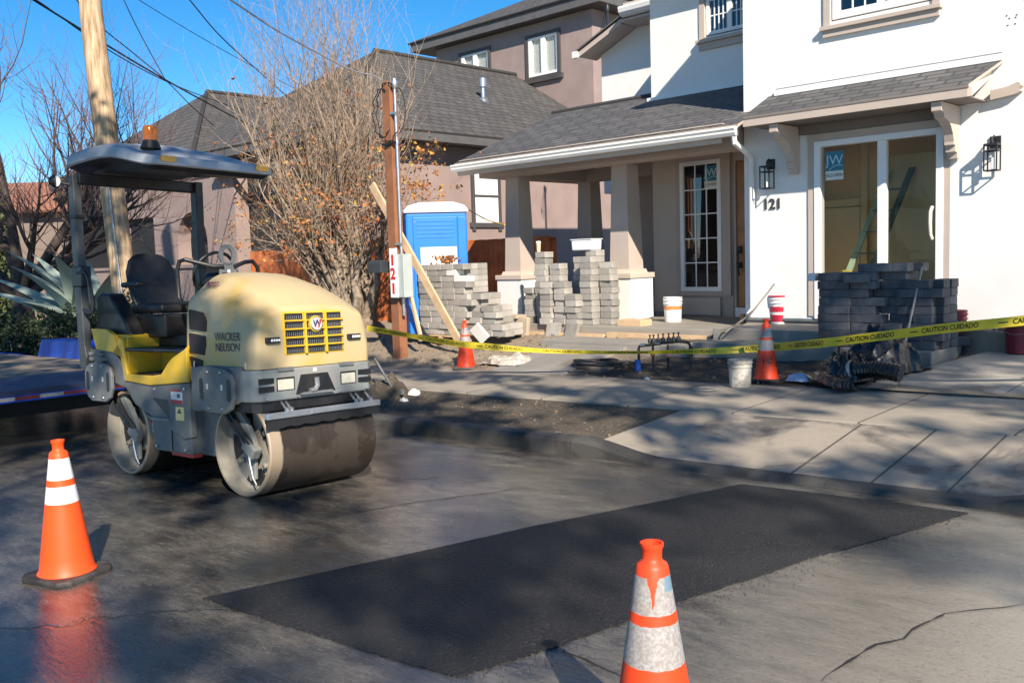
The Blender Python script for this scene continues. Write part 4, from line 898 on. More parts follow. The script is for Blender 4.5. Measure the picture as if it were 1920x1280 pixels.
# ring plate built from strips between outer and inner outline
outer=[(.078*math.cos(R(360*i/24)),.115+.088*math.sin(R(360*i/24))) for i in range(24)]
for x0,x1 in ((-.012,.012),):
    vs=[(x0,y,z) for y,z in outer]+[(x0,y,z) for y,z in inn]+[(x1,y,z) for y,z in outer]+[(x1,y,z) for y,z in inn]; N=24; fs=[]
    for i in range(N):
        j=(i+1)%N; fs+=[(i,N+i,N+j,j),(2*N+i,2*N+j,3*N+j,3*N+i),(i,j,2*N+j,2*N+i),(N+i,3*N+i,3*N+j,N+j)]
    e.add(vs,fs)
e.box(-.012,.012,-.078,.078,-.14,.055)
bm.free()
for i,p_ in enumerate(e.v): e.v[i]=(p_[0]+.04,p_[1]-.03,p_[2]+1.72)
le=rb(e,'lifting_eye',m_gry,bevel=.003); rb(MB().box(.055,.058,-.042,-.018,1.66,1.715),'eye_label',m_paper,le)
# operator platform
rb(MB().prism([(-1.25,1.245),(-1.0,1.24),(-.86,1.19),(-.78,1.06),(-.735,.93),(-.70,.86),(-.70,.815),(-.30,.79),(.27,.835),(.27,1.10),(.06,1.02),(.0,.985),(-.12,.885),(-.28,.868),(-.66,.875),(-.70,1.0),(-.72,1.16),(-.78,1.175),(-.83,1.10),(-.90,1.06),(-1.18,1.08)],'y',-.575,-.545),'platform_panel',m_yel2,bevel=.006)
rb(MB().box(-.70,-.1,-.545,-.22,.85,.872),'step_tread',m_vent)
rb(MB().box(-1.2,.25,-.24,-.20,.87,1.16).box(-.72,-.69,-.545,-.24,.872,1.165).prism([(-.12,.872),(.25,.872),(.25,1.12),(.10,1.04),(.0,.99)],'y',-.545,-.24),'step_well',m_yel2,bevel=.004)
rb(MB().box(-1.3,.25,-.56,.56,1.06,1.09).box(-.72,.24,-.26,.56,1.09,1.185).box(-.1,.24,-.28,.5,1.185,1.27),'platform_deck',m_blk,bevel=.01)
rb(MB().box(-1.25,-.72,-.52,.56,1.09,1.20),'rear_deck',m_yel2,bevel=.02)
# seat and consoles
rb(MB().prism([(-1.32,1.19),(-1.30,1.53),(-1.22,1.56),(-1.06,1.55),(-.80,1.30),(-.72,1.19)],'y',-.50,-.36),'side_console',m_blk,bevel=.02)
rb(MB().box(-1.15,-.45,-.34,.12,1.16,1.36),'seat_base',m_blk,bevel=.02)
bk=MB(); secz=[(1.38,.20,-.93),(1.50,.235,-.98),(1.62,.245,-1.02),(1.74,.235,-1.06),(1.84,.19,-1.09),(1.89,.13,-1.105),(1.905,.06,-1.11)]
vs=[]; N=20
for z_,hw,xx in secz:
    for i in range(N):
        a=2*math.pi*i/N; vs.append((xx+.055*math.sin(a)+.035*(abs(math.cos(a))**3),-.12+hw*math.copysign(abs(math.cos(a))**.55,math.cos(a)),z_))
fs=[(i*N+j,i*N+(j+1)%N,(i+1)*N+(j+1)%N,(i+1)*N+j) for i in range(len(secz)-1) for j in range(N)]+[tuple((len(secz)-1)*N+j for j in range(N))]
st=rb(bk.add(vs,fs,0,True),'seat',m_seat,sharp=60)
rb(MB().box(-1.0,-.48,-.35,.11,1.37,1.46),'seat_cushion',m_seat,st,bevel=.05,seg=4); rb(MB().box(-.93,-.925,-.25,.01,1.64,1.645),'seat_seam',m_blk,st)
rb(MB().box(-1.0,-.72,-.43,-.36,1.60,1.645),'armrest',m_seat,st,bevel=.02)
rb(MB().tube([(-.05,-.02,1.25),(-.10,-.02,1.45)],.10,12).lathe([(.03,-.16),(.12,-.15),(.155,-.08),(.16,.05),(.13,.12),(.0,.14)],20,Matrix.Translation((-.10,.02,1.60))@Matrix.Rotation(R(-60),4,'Y')),'steering_console',m_blk,sharp=50)
rb(MB().tube([(-.30,.02+.2*math.cos(R(a)),1.66+.0*a) if 0 else (-.24+.07*math.sin(R(a)),.02+.19*math.cos(R(a)),1.70+.17*math.sin(R(a))) for a in range(0,361,20)],.014,8).tube([(-.24,.02,1.70),(-.14,.02,1.62)],.02,8),'steering_wheel',m_blk)
rb(MB().tube([(.02,-.30,1.44),(-.17,-.33,1.45),(-.20,-.34,1.50),(-.21,-.34,1.72),(-.17,-.34,1.79),(-.10,-.33,1.80),(.04,-.16,1.74),(.06,-.08,1.74)],.018,8),'handrail',m_blk)
rb(MB().tube([(.06,.02,1.74),(.02,.15,1.78),(.0,.24,1.79),(.01,.28,1.74),(.02,.29,1.62)],.018,8),'handrail',m_blk)
# roll-over frame
for y in (-.575,.575):
    ps=rb(MB().box(-1.42,-1.32,y-.04,y+.04,.92,2.62) if y>0 else MB().prism([(-1.50,2.60),(-1.40,2.60),(-1.33,1.1),(-1.30,1.0),(-1.34,.90),(-1.42,.90),(-1.44,1.0)],'y',y-.035,y+.035),'roll_bar_post',m_post if y<0 else m_blk,bevel=.008)
    rb(MB().box(-1.49 if y<0 else -1.44,-1.30,y-.045,y+.045,1.62,1.80).box(-1.47,-1.36,y-.043,y+.043,2.22,2.25),'post_clamp',m_blk,ps,bevel=.01)
rb(MB().tube([(-1.38,-.61,1.74),(-1.22,-.62,1.75),(-1.17,-.62,1.70),(-1.10,-.62,1.46),(-1.12,-.62,1.40),(-1.22,-.61,1.39),(-1.30,-.61,1.42)],.017,8),'grab_handle',m_blk)
rb(MB().box(-1.44,-1.36,-.57,.57,2.52,2.62),'roll_bar_beam',m_blk,bevel=.01)
# canopy
def cz(x): return 2.685+.02*math.sin((x+1.7)*3) - .12*sstep(-.95,.0,x)
outl=[]
hw=.57
for a in (180,165,150,135,120,105,90): outl.append((-1.55+.18*math.cos(R(a)),.39+.18*math.sin(R(a))))
outl=[(x,y) for x,y in outl]
half=[(-1.73,.36)]+[(-1.55+.18*math.cos(R(a)),.39+.18*math.sin(R(a))) for a in (160,140,120,100,90)]+[(x,hw) for x in (-1.4,-1.2,-1.0,-.8,-.6,-.4,-.28,-.18)]+[(-.11,.555),(-.085,.53),(-.08,.47)]
outl=half+[(x,-y) for x,y in half[::-1]]
N=len(outl); vs=[]; 
for k,(sc_,dz_) in enumerate(((.97,.0),(1.0,.012),(.99,.085),(.955,.11),(.80,.128),(.4,.138))):
    for x,y in outl: vs.append((-.8+(x+.8)*sc_,y*sc_,cz(x)+dz_*(1-.30*sstep(-.9,.1,x))))
c0=len(vs); vs.append((-.8,0,cz(-.8)+.155))
fs=[(k*N+i,k*N+(i+1)%N,(k+1)*N+(i+1)%N,(k+1)*N+i) for k in range(5) for i in range(N)]+[(5*N+i,5*N+(i+1)%N,c0) for i in range(N)]
fs=[f[::-1] for f in fs]
can=rb(MB().add(vs,fs,0,True),'canopy',m_can,sharp=50)
vs=[(-.8+(x+.8)*.972,y*.972,cz(x)+.004) for x,y in outl]; vs2=[(-.8+(x+.8)*.9,y*.9,cz(x)-.03) for x,y in outl]
rb(MB().add(vs+vs2,[(i,(i+1)%N,N+(i+1)%N,N+i) for i in range(N)]+[tuple(range(N,2*N))]),'canopy_underside',m_blk,can)
def refl(x0,x1,ax,pos):
    n=6; r=.024; q=[]
    zc=(cz((x0+x1)/2) if ax=='y' else cz(-.08))+.05
    for i in range(n+1): a=R(-90+180*i/n); q.append((x1-r+r*math.cos(a),zc+r*math.sin(a)))
    for i in range(n+1): a=R(90+180*i/n); q.append((x0+r+r*math.cos(a),zc+r*math.sin(a)))
    return MB().prism(q,ax,pos-.006 if ax=='y' else pos-.01,pos+.006)
rb(refl(-.52,-.38,'x',-.078),'reflector',m_orange,can); rb(refl(.36,.50,'x',-.078),'reflector',m_orange,can)
M=Matrix.Translation((-.56,-.33,cz(-.56)+.112))
bc=rb(MB().lathe([(.085,0),(.08,.02),(.065,.055),(.06,.07)],24,M),'beacon',m_blk,can)
bl_=NB('beacon_amber'); bl_.b.inputs['Transmission Weight'].default_value=.5; bl_.set((.75,.22,.02),.15)
rb(MB().lathe([(.058,.07),(.060,.10),(.060,.17),(.052,.188),(.03,.196),(0,.197)],24,M),'beacon_lens',bl_.m,can)
wl=rb(MB().lathe([(0,-.05),(.03,-.045),(.055,-.01),(.058,.012)],20,Matrix.Translation((-1.50,-.72,2.545))@Matrix.Rotation(R(60),4,'Z')@Matrix.Rotation(R(90),4,'Y')@Matrix.Rotation(R(-0),4,'X')),'work_light',m_blk)
rb(MB().lathe([(.052,.012),(0,.020)],20,Matrix.Translation((-1.50,-.72,2.545))@Matrix.Rotation(R(-40),4,'Z')@Matrix.Rotation(R(90),4,'Y')),'work_light_lens',m_vinyl,wl)
rb(MB().tube([(-1.46,-.60,2.52),(-1.50,-.70,2.54)],.014,6),'light_bracket',m_blk)
# ------------------------------------------------------------------ traffic cones
def conemat(name,orange,white,dirty):
    b=NB(name); sp=b.n('ShaderNodeSeparateXYZ'); b.l(b.co(),sp.inputs[0]); z=sp.outputs[2]
    n=b.noise(9,5,.65); zz=b.math('ADD',z,b.math('MULTIPLY',b.math('SUBTRACT',b.noise(40,3),.5),.008 if dirty else .002))
    def band(a,c): return b.math('MULTIPLY',b.math('GREATER_THAN',zz,a),b.math('LESS_THAN',zz,c))
    w_=b.math('MAXIMUM',band(.405,.495),band(.53,.640)) if not dirty else b.math('MAXIMUM',band(.355,.475),band(.505,.610))
    wc=b.mix(b.math('MULTIPLY',b.ramp(n,[(.38,0.),(.65,1.)]),.75 if dirty else .15),white,(.33,.29,.26) if dirty else (.6,.55,.5))
    if dirty:
        wc=b.mix(b.ramp(b.noise(90,3,.7),[(.40,0.),(.60,.6)]),wc,(.20,.17,.15))
        tear=b.math('MULTIPLY',b.math('LESS_THAN',b.math('ABSOLUTE',b.math('ADD',b.math('SUBTRACT',sp.outputs[0],.006),b.math('ADD',b.math('MULTIPLY',b.math('SUBTRACT',n,.5),.05),b.math('MULTIPLY',b.math('GREATER_THAN',sp.outputs[1],0),9)))),b.math('MULTIPLY',b.math('SUBTRACT',zz,.515),.16)),b.math('GREATER_THAN',zz,.52))
        w_=b.math('MULTIPLY',w_,b.math('SUBTRACT',1,tear)); tq=b.math('MULTIPLY',b.math('MULTIPLY',b.math('GREATER_THAN',sp.outputs[0],.034),b.math('LESS_THAN',sp.outputs[1],0)),b.math('GREATER_THAN',zz,.568)); wc=b.mix(tq,wc,(.16,.25,.32))
    oc=b.mix(b.math('MULTIPLY',b.ramp(b.noise(14,5,.7),[(.5,0.),(.75,1.)]),.45 if dirty else .12),orange,(.30,.05,.02))
    sc=b.ramp(b.noise(22,6,.7,vec=b.stretch((1,1,.35))),[(.56,0.),(.72,1.)]); sc=b.math('MULTIPLY',sc,.40 if dirty else .22)
    return b.set(b.mix(sc,b.mix(w_,oc,wc),(.10,.05,.035)),b.math('ADD',.38,b.math('MULTIPLY',n,.2)))
m_conebase=mat('cone_base',(.022,.021,.022),.7,.3,8,.2,80,dirt=(.16,.13,.11),dscale=7,damt=.5)
def cone(px,py,label,mats,h=.711,rot=0,letters=None,depth=None,basepal=m_conebase,top=None):
    z=0
    if depth: p=atd(px,py,depth); p.z=road_z(p.x,p.y)+(.010 if False else .004)
    else:
        for _ in range(8):
            p=onZ(px,py,z)
            z=road_z(p.x,p.y) if p.y<YC else (side_z(p.x,p.y)+.012 if p.y<9.25 else yard_z(p.x,p.y))
        p=onZ(px,py,z)
    o=thing('traffic_cone',label,'traffic cone',tuple(p),'orange traffic cones round the site'); o.rotation_euler.z=rot
    k=h/.711
    bs=MB(); q=.178; c=.05
    bs.prism([(-q+c,-q),(q-c,-q),(q,-q+c),(q,q-c),(q-c,q),(-q+c,q),(-q,q-c),(-q,-q+c)],'z',0,.030)
    bs.build('base',basepal,o,bevel=.008)
    prof=[(.148,.030),(.142,.040),(.136,.05)]+[(.136-(.136-.047)*t,.05+.59*t) for t in (.1,.3,.5,.7,.9,1.0)]+[(.043,.650),(.031,.658),(.028,.668),(.030,.694),(.034,.700),(.034,.711),(.028,.711),(.026,.69)]
    MB().lathe([(r,zz*k) for r,zz in prof],40).build('cone_body',mats,o,sharp=40)
    if letters:
        for ch,da in letters:
            def fn(pt,da=da):
                zz=.24+pt.y; r=.136-(.136-.047)*(zz-.05)/.59+.0015; a=da+pt.x/r
                return V((r*math.cos(a),r*math.sin(a),zz))
            text(ch,.085,None,m_number,'letter',o,0,fn=fn,bold=.003)
    return o
m_c1=conemat('cone_new',(.95,.085,.008),(.86,.84,.80),False); m_c2=conemat('cone_worn',(.85,.060,.010),(.42,.41,.41),True)
cone(127,1078,'bright clean orange cone with two white bands on the wet road beside the roller',m_c1,.735,R(20))
fc=cone(1228,1330,'grimy orange cone with a torn upper band in the near foreground',m_c2,.70,R(35),depth=2.72)
cone(874,690,'faded orange cone on the sidewalk beside the grey paver pallet',m_c2,.711,R(30),basepal=mat('cone_base_dusty',(.14,.125,.11),.8,.2,8,.2))
va=math.atan2(-RT.y,-RT.x)
c4=cone(1437,713,'orange cone lettered TC in the yard beside a dirty white bucket',m_c2,.715,0)
for o in list(c4.children): pass
dirc=math.atan2(-c4.location.y,-c4.location.x)
for ch,da in (('T',-.30),('C',.36)):
    def fn(pt,da=da):
        zz=.235+pt.y; r=.136-(.136-.047)*(zz-.05)/.59+.0015; a=dirc+da+pt.x/r*1.0
        return V((r*math.cos(a),r*math.sin(a),zz))
    text(ch,.085,None,m_number,'letter',c4,0,fn=fn,bold=.003)
# ------------------------------------------------------------------ paver stacks: every block is its own object
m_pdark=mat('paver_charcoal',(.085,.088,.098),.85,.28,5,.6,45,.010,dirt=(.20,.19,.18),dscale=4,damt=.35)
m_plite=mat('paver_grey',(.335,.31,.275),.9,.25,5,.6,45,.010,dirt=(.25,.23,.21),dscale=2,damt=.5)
vary(m_pdark,.28); vary(m_plite,.25)
m_pwhite=mat('paver_pale',(.72,.70,.66),.85,.1,3,.2)
def paver_mesh(name,l,d,h,m):
    mb=MB().box(-l/2,l/2,-d/2,d/2,0,h); o=mb.build(name,m,bevel=.007,seg=2); return o
def place(src,x,y,z,rz,label,group,first,mt=None,tilt=None,ml=1.0):
    o=src if first else src.copy()
    if not first: COL.objects.link(o)
    o.location=(x,y,z); o.rotation_euler=tilt or (0,0,rz); tag(o,label,'paver block',group)
    if ml!=1.0: o.scale=(ml,1,1)
    if mt: o.material_slots[0].link='OBJECT'; o.material_slots[0].material=mt
    return o
rnd=random.Random(3)
# right stack in the shade
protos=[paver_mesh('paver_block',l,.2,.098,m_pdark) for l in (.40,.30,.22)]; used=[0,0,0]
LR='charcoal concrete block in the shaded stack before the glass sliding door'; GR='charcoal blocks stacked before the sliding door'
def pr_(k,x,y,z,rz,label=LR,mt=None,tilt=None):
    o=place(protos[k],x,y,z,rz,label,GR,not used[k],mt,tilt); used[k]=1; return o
zb=.385
for c in range(9):
    x=-5.29; z=zb+c*.1
    first=True
    top=c>=9
    while x<-4.05:
        k=0 if x<-4.9 else rnd.choice((0,1,1,2)); L=(.40,.30,.22)[k]
        if x+L>-3.9: k=2; L=.22
        cx=x+L/2; ok=True
        if c>=8 and cx>-4.25: ok=False
        if c==9 and -4.75<cx<-4.55: ok=True
        if c==8 and cx>-4.05: ok=False
        if c==7 and -4.9<cx<-4.75 and rnd.random()<.5: ok=True
        yy=10.98+(0.16 if (-4.55<cx<-4.25 and c>2) else (.08 if cx>-4.25 else 0))
        if ok:
            mt=None
            pr_(k,cx+rnd.uniform(-.008,.008),yy+rnd.uniform(-.018,.012),z,rnd.uniform(-.03,.03),mt=mt)
            if c>=8 or cx<-5.1: pr_(k,cx+rnd.uniform(-.02,.02),yy+.21,z,rnd.uniform(-.04,.04))
        x+=L+.004
    if c<8:   # end column seen from the right
        pr_(2,-3.97+rnd.uniform(-.01,.01),11.20,z,math.pi/2+rnd.uniform(-.03,.03)); pr_(2,-3.97+rnd.uniform(-.01,.01),11.44,z,math.pi/2+rnd.uniform(-.03,.03))
for x,L in ((-4.62,0),(-4.38,1)): pr_(L,x,11.05,zb+.9,rnd.uniform(-.05,.05))
for x in (-4.55,-4.28): pr_(1,x,11.25,zb+.9,rnd.uniform(-.05,.05))
place(paver_mesh('paver_block',.11,.19,.095,m_pwhite),-5.40,11.0,zb+.8,0.05,'white stub of block sticking out left of the charcoal stack',GR,True)
pr_(1,-4.80,10.86,zb+.78,.5,'charcoal block lying askew across the front of the shaded stack')
pr_(1,-3.93,11.62,.385,.6,'charcoal block lying on the slab right of the shaded stack')
# stoop slab in front of the slider
tag(MB().box(-7.02,-3.87,10.72,12.02,.10,.382).build('door_slab',m_slab,bevel=.012),kind='structure')
tag(MB().box(-7.03,-5.42,11.25,12.14,.30,.53).build('door_step_slab',m_slab,bevel=.012),kind='structure')
# left pallet stack
pl2=[paver_mesh('paver_block',l,.2,.098,m_plite) for l in (.30,.24)]; used2=[0,0]
GL='grey blocks on the pallet'
def pq(k,x,y,z,rz,label,grp,mt=None,tilt=None):
    o=place(pl2[k],x,y,z,rz,label,grp,not used2[k],mt,tilt); used2[k]=1; return o
LL='weathered grey paver block in the tall pallet stack before the portable toilet'
for c in range(12):
    x=-12.47; z=.33+c*.1
    xe=-11.42 if c>=7 else (-11.12 if c>=5 else (-10.85 if c>=2 else -10.62))
    while x<xe-.1:
        k=rnd.choice((0,0,1)); L=(.30,.24)[k]; 
        mt=None
        pq(k,x+L/2,10.62+rnd.uniform(-.02,.02)+(.1 if x>-11.4 else 0),z,rnd.uniform(-.04,.04),LL if x<-11.45 else 'weathered grey paver block in the lower steps right of the pallet stack',GL,m_pwhite if (c in (9,10) and x>-11.85 and x<-11.5 and rnd.random()<.6) else mt)
        x+=L+.003
    for yy in (10.84,11.06): pq(1,xe-.09,yy,z,math.pi/2+rnd.uniform(-.03,.03),'weathered grey paver block at the right end of the pallet stack',GL)
# pallet under it
pal=thing('pallet','wooden pallet under the tall grey paver stack','pallet',(-12.5,10.5,.2))
for i in range(4): MB().box(0,1.15,i*.16,i*.16+.10,.10,.122).build('slat',m_wood,pal)
for i in range(3): MB().box(i*.53,i*.53+.08,0,.6,0,.10).build('bearer',m_wood,pal)
# porch stack
GM='grey blocks on the porch edge'
LM='grey paver block in the stepped stack between the two porch columns'
colsM=[(-10.87,6,.0),(-10.60,12,.0),(-10.33,10,.06),(-10.30,7,-.22),(-10.02,7,-.18),(-9.90,11,.18),(-9.62,12,.16),(-9.55,11,-.06),(-9.3,10,.12),(-9.77,5,-.2)]
for x,nn_,dy in colsM:
    for c in range(nn_):
        pq(1,x+rnd.uniform(-.015,.015),11.72+dy+rnd.uniform(-.02,.02),.483+c*.1,rnd.uniform(-.06,.06) if c<nn_-1 else rnd.uniform(-.2,.2),LM,GM)
for i,(x,y,rz,t) in enumerate(((-10.12,11.40,.1,1.15),(-9.72,11.40,-.1,1.12))):
    o=pq(0,x,y,.36,rz,('grey slab leaning against the porch stack, left of two','grey slab leaning against the porch stack, right of two')[i],'leaning slabs',None,(1.25,0,rz)); o.scale=(.9,1.5,.6)
# stone slab table left of it
p=onZ(975,628,.30)
o=thing('stone_slab','thick tan stone slabs propped into a small arch beside the left porch pier','stone slab',(p.x,p.y,.28))
m_stonet=mat('stone_tan',(.46,.37,.27),.85,.15,4,.3,60)
MB().cbox((.05,0,.17),(.30,.08,.34),Matrix.Rotation(R(8),3,'Y')).build('upright_slab',m_stonet,o,bevel=.01); MB().box(-.55,.02,-.1,.16,.30,.36).build('top_slab',m_stonet,o,bevel=.01); MB().box(-.5,-.36,-.08,.1,0,.30).build('rear_slab',m_stonet,o,bevel=.01)
# white block tilted, tarp
p=onZ(900,635,.30)
mb=MB().cbox((0,0,.13),(.22,.05,.30),Matrix.Rotation(R(-35),3,'Y')@Matrix.Rotation(R(20),3,'X')); o=mb.build('foam_board',m_pwhite,bevel=.004); o.location=(p.x,p.y,.26); tag(o,'white board offcut tilted against the low paver steps','board')
def crumple(name,n,lx,ly,h,mt,seed,flat=.3):
    rr=random.Random(seed); vs=[]; 
    for j in range(n+1):
        for i in range(n+1):
            u,v=i/n*2-1,j/n*2-1; r=max(0,1-(u*u+v*v)); x=u*lx*(1+.15*noise.noise(V((u*3,v*3,seed)))); y=v*ly*(1+.15*noise.noise(V((v*3,u*3,seed+5))))
            z=h*(r**flat if r>0 else 0)*(.70+.55*noise.noise(V((u*1.6,v*1.6,seed+9))))+min(h,.3)*(.40*abs(noise.noise(V((u*3.5,v*3.5,seed))))+.16*abs(noise.noise(V((u*8,v*8,seed+3)))))*(1 if r>0 else .3)
            vs.append((x,y,max(0,z)))
    fs=[(j*(n+1)+i,j*(n+1)+i+1,(j+1)*(n+1)+i+1,(j+1)*(n+1)+i) for j in range(n) for i in range(n)]
    return MB().add(vs,fs,0,True).build(name,mt,sharp=28)
m_plastic=mat('plastic_sheet_pale',(.46,.42,.35),.45,.12,6,.1)
m_bag=mat('plastic_black',(.012,.012,.013),.28,.2,6,.3,14,.03)
p=onZ(950,672,.12); o=crumple('plastic_sheet',26,.42,.30,.13,m_plastic,4); o.location=(p.x,p.y+.1,yard_z(p.x,p.y+.1)-.01); tag(o,'crumpled pale plastic sheet on the soil beside the walk','plastic sheet')
p=onZ(905,655,.15); o=MB().box(-.2,.2,-.1,.1,0,.05).build('green_board',mat('board_green',(.20,.36,.28),.7,.1),bevel=.005); o.location=(p.x,p.y+.15,yard_z(p.x,p.y+.15)); o.rotation_euler.z=.2; tag(o,'pale green board lying on the soil behind the faded cone','board')
# things on the porch stack
def on_stack(px,py,d): return atd(px,py,d)
p=onY(1010,474,11.72); o=thing('paper_cup','white paper cup standing on the tall left column of porch pavers','cup',(p.x,11.72,1.684)); MB().lathe([(.0,0),(.032,0),(.042,.15),(.0,.15)],16).build('cup_body',mat('cup_kraft',(.62,.48,.32),.6,.1),o); MB().lathe([(.044,.15),(.044,.165),(.038,.18),(0,.18)],16).build('lid',m_vinyl,o)
p=onY(1100,472,11.9); o=thing('plastic_tub','white plastic tub on top of the porch paver stack','tub',(p.x,11.9,1.682)); MB().prism([(-.20,0),(.20,0),(.215,.17),(-.215,.17)],'y',-.14,.14).build('tub_body',m_vinyl,o,bevel=.02); MB().box(-.225,.225,-.15,.15,.171,.185).build('rim',m_vinyl,o,bevel=.004)
p=onY(1136,505,12.2); o=thing('drink_can','small blue and silver can on the right porch pier cap','can',(-9.80,12.40,1.287)); MB().lathe([(.0,0),(.028,.0),(.033,.01),(.033,.115),(.026,.125),(0,.125)],16).build('can_body',mat('can_blue',(.18,.25,.45),.3,.5,20,0,metal=.5),o)
o=MB().cbox((0,0,.15),(.16,.12,.30)).build('cardboard_box',mat('cardboard',(.36,.20,.09),.8,.1),bevel=.003); o.location=(-9.78,13.3,1.0); o.location=(-10.15,14.6,1.05); tag(o,'brown cardboard box beside the porch wall','box')
o.location=(-10.1,15.2,1.15)
tag(MB().box(-10.4,-9.95,14.9,15.35,.48,1.15).build('crate',m_blackm,bevel=.01),'dark crate under the cardboard box on the porch','crate')
# buckets
def bucket(px,py,zf,label,body,h=.37,r=.148,band=None,handle=True,rim=None,lid=None,scale=1.0,dirt=None):
    z=zf if not callable(zf) else 0
    for _ in range(6):
        p=onZ(px,py,z); z=zf(p.x,p.y) if callable(zf) else zf
    p=onZ(px,py,z)
    o=thing('bucket',label,'bucket',tuple(p),'plastic buckets on the site')
    prof=[(0,.004),(r*.86,.004),(r*.88,0),(r*.97,h*.72),(r*1.05,h*.73),(r*1.05,h*.76),(r*.985,h*.77),(r*1.0,h*.86),(r*1.07,h*.87),(r*1.07,h*.9),(r*1.0,h*.91),(r*1.01,h*.985),(r*1.06,h*.99),(r*1.06,h),(r*.97,h),(r*.84,.02),(0,.02)]
    MB().lathe(prof,32).build('bucket_body',body,o,sharp=45)
    if band:
        for z0,z1,mt in band: MB().lathe([(r*(.88+.09*z0/(h*.72))+.002,z0),(r*(.88+.09*z1/(h*.72))+.002,z1)],32).build('band',mt,o)
    if rim: MB().lathe([(r*1.07,h*.96),(r*1.075,h*1.01),(r*.99,h*1.015),(0,h*1.01)],32).build('lid',rim,o)
    if handle: MB().tube([(r*1.05*math.cos(t),r*1.05*math.sin(t)*.9,h*.86-.22*h*math.sin(t)*.0-.10*abs(math.sin(t))) for t in [math.pi*(1+i/12) for i in range(13)]],.004,5).build('handle',m_steel,o)
    return o
m_bw=mat('bucket_white',(.78,.77,.74),.4,.04,6,.03,dirt=(.55,.5,.42),dscale=7,damt=.4); m_bo=mat('bucket_stripe',(.62,.20,.05),.5,.4,18,.0); m_bredw=mat('bucket_red',(.52,.02,.05),.4,.1,6,0); m_bmar=mat('bucket_maroon',(.20,.013,.022),.45,.25,5,.05,dirt=(.10,.02,.02),dscale=6,damt=.5)
m_bdirty=mat('bucket_dirty',(.58,.53,.45),.7,.15,5,.2,dirt=(.10,.08,.06),dscale=8,damt=.85)
bucket(1262,603,.483,'white bucket with an orange printed band on the porch floor under the window',m_bw,.40,.15,[(.20,.26,m_bo)])
bb=bucket(1463,606,.535,'white bucket with red labels and red lid against the white wall below 121',m_bw,.40,.155,[(.03,.13,m_bredw),(.17,.245,m_bredw)],rim=m_bredw)
bucket(1388,724,lambda x,y:side_z(x,min(y,9.2))+.015,'dirty plaster caked white bucket at the sidewalk edge beside the TC cone',m_bdirty,.30,.13,handle=False)
bucket(1912,661,lambda x,y:dz(min(y,11.7))(x)+.002,'maroon bucket standing alone on the driveway',m_bmar,.37,.16)
bucket(1787,643,.385,'maroon bucket on the slab corner behind the caution tape',m_bmar,.40,.155)
p=bb.location; o=thing('spray_bottle','orange bottle standing on the red lidded bucket','bottle',(p.x-.05,p.y,p.z+.407)); MB().lathe([(0,0),(.05,0),(.055,.02),(.055,.12),(.03,.16),(.02,.24),(.0,.25)],16).build('bottle_body',mat('bottle_orange',(.70,.32,.04),.4,.2,20,0),o); MB().box(-.08,-.03,-.03,.03,0,.26).build('holder',m_wood,o)
o=thing('white_jug','small white jug on the porch floor beside the white pier','jug',(-8.95,12.1,.483)); MB().lathe([(0,0),(.07,0),(.08,.02),(.08,.12),(.03,.18),(.03,.2),(0,.2)],16).build('jug_body',m_vinyl,o)
tag(MB().cbox((0,0,.05),(.45,.3,.1)).build('timber_offcut',m_wood,bevel=.005),'short tan timber offcut on the porch edge beside the white bucket','timber').location=(-8.75,11.75,.48)
# hose and stake at the corner of the house
pts=[onY(1452,532,11.95),onY(1440,548,11.9),onY(1418,575,11.7),onY(1395,598,11.4),onY(1360,622,11.0),onZ(1325,638,.22),onZ(1300,642,.2)]
tag(MB().tube(pts,.012,6).build('hose',mat('hose_grey',(.22,.19,.16),.6,.1)),'grey hose running from the bottle bucket down to the soil','hose')
o=MB().prism([(-.03,-.15),(.03,-.15),(.03,.35),(-.03,.35)],'y',-.03,.03).build('wood_stake',mat('stake_wood',(.42,.22,.10),.7,.15)); p=onZ(1393,632,.3); o.location=p; tag(o,'short wooden stake in the soil at the white house corner','stake')
# irrigation manifold
p1=onZ(1198,688,.10); ux=V((1,0,0))
man=thing('pipe_manifold','black irrigation pipe manifold with tap handles standing in the dug soil','pipe manifold',tuple(p1)); man.scale=(.74,.8,.78)
def ml(x,y,z): return V((x,y,z))
W_=1.02; m_pipe=mat('pipe_black',(.03,.03,.032),.5,.3,12,.1,dirt=(.16,.13,.10),dscale=9,damt=.5)
MB().tube([(0,0,-.1),(0,0,.30),(.02,0,.355),(.08,0,.375),(.2,.02,.38),(.45,.05,.42),(.80,.05,.46),(.92,.05,.46),(W_,.05,.45),(W_+.03,.05,.40),(W_+.03,.05,-.1)],.024,10).build('pipe_loop',m_pipe,man)
for x in (.22,.30,.40,.50,.62,.72,.82): MB().lathe([(.034,0),(.04,.05),(.03,.07),(.012,.08),(.012,.12),(.022,.125),(.022,.14),(0,.145)],12,Matrix.Translation((x,.04,.39+.1*x))).build('tap',m_pipe,man)
for x in (.28,.60): MB().tube([(x,.04,.40),(x,.04,-.1)],.022,8).build('riser',m_pipe,man)
for x,mt in ((.28,mat('valve_orange',(.55,.16,.06),.5,.1)),(.62,mat('valve_pink',(.60,.25,.25),.5,.1))): MB().lathe([(0,0),(.04,.01),(.04,.05),(.02,.08),(0,.09)],10,Matrix.Translation((x+.04,-.02,.20))).build('valve',mt,man)
MB().tube([(.06,0,.375),(.14,0,.38)],.034,10).tube([(.34,.05,.41),(.44,.05,.42)],.034,10).build('union_nut',m_galv,man)
MB().tube([(-.0,-.03,.13),(.01,-.04,-.06)],[.05,.055],10).build('tape_wrap',mat('wrap_blue',(.02,.12,.50),.5,.3,10,.1),man)
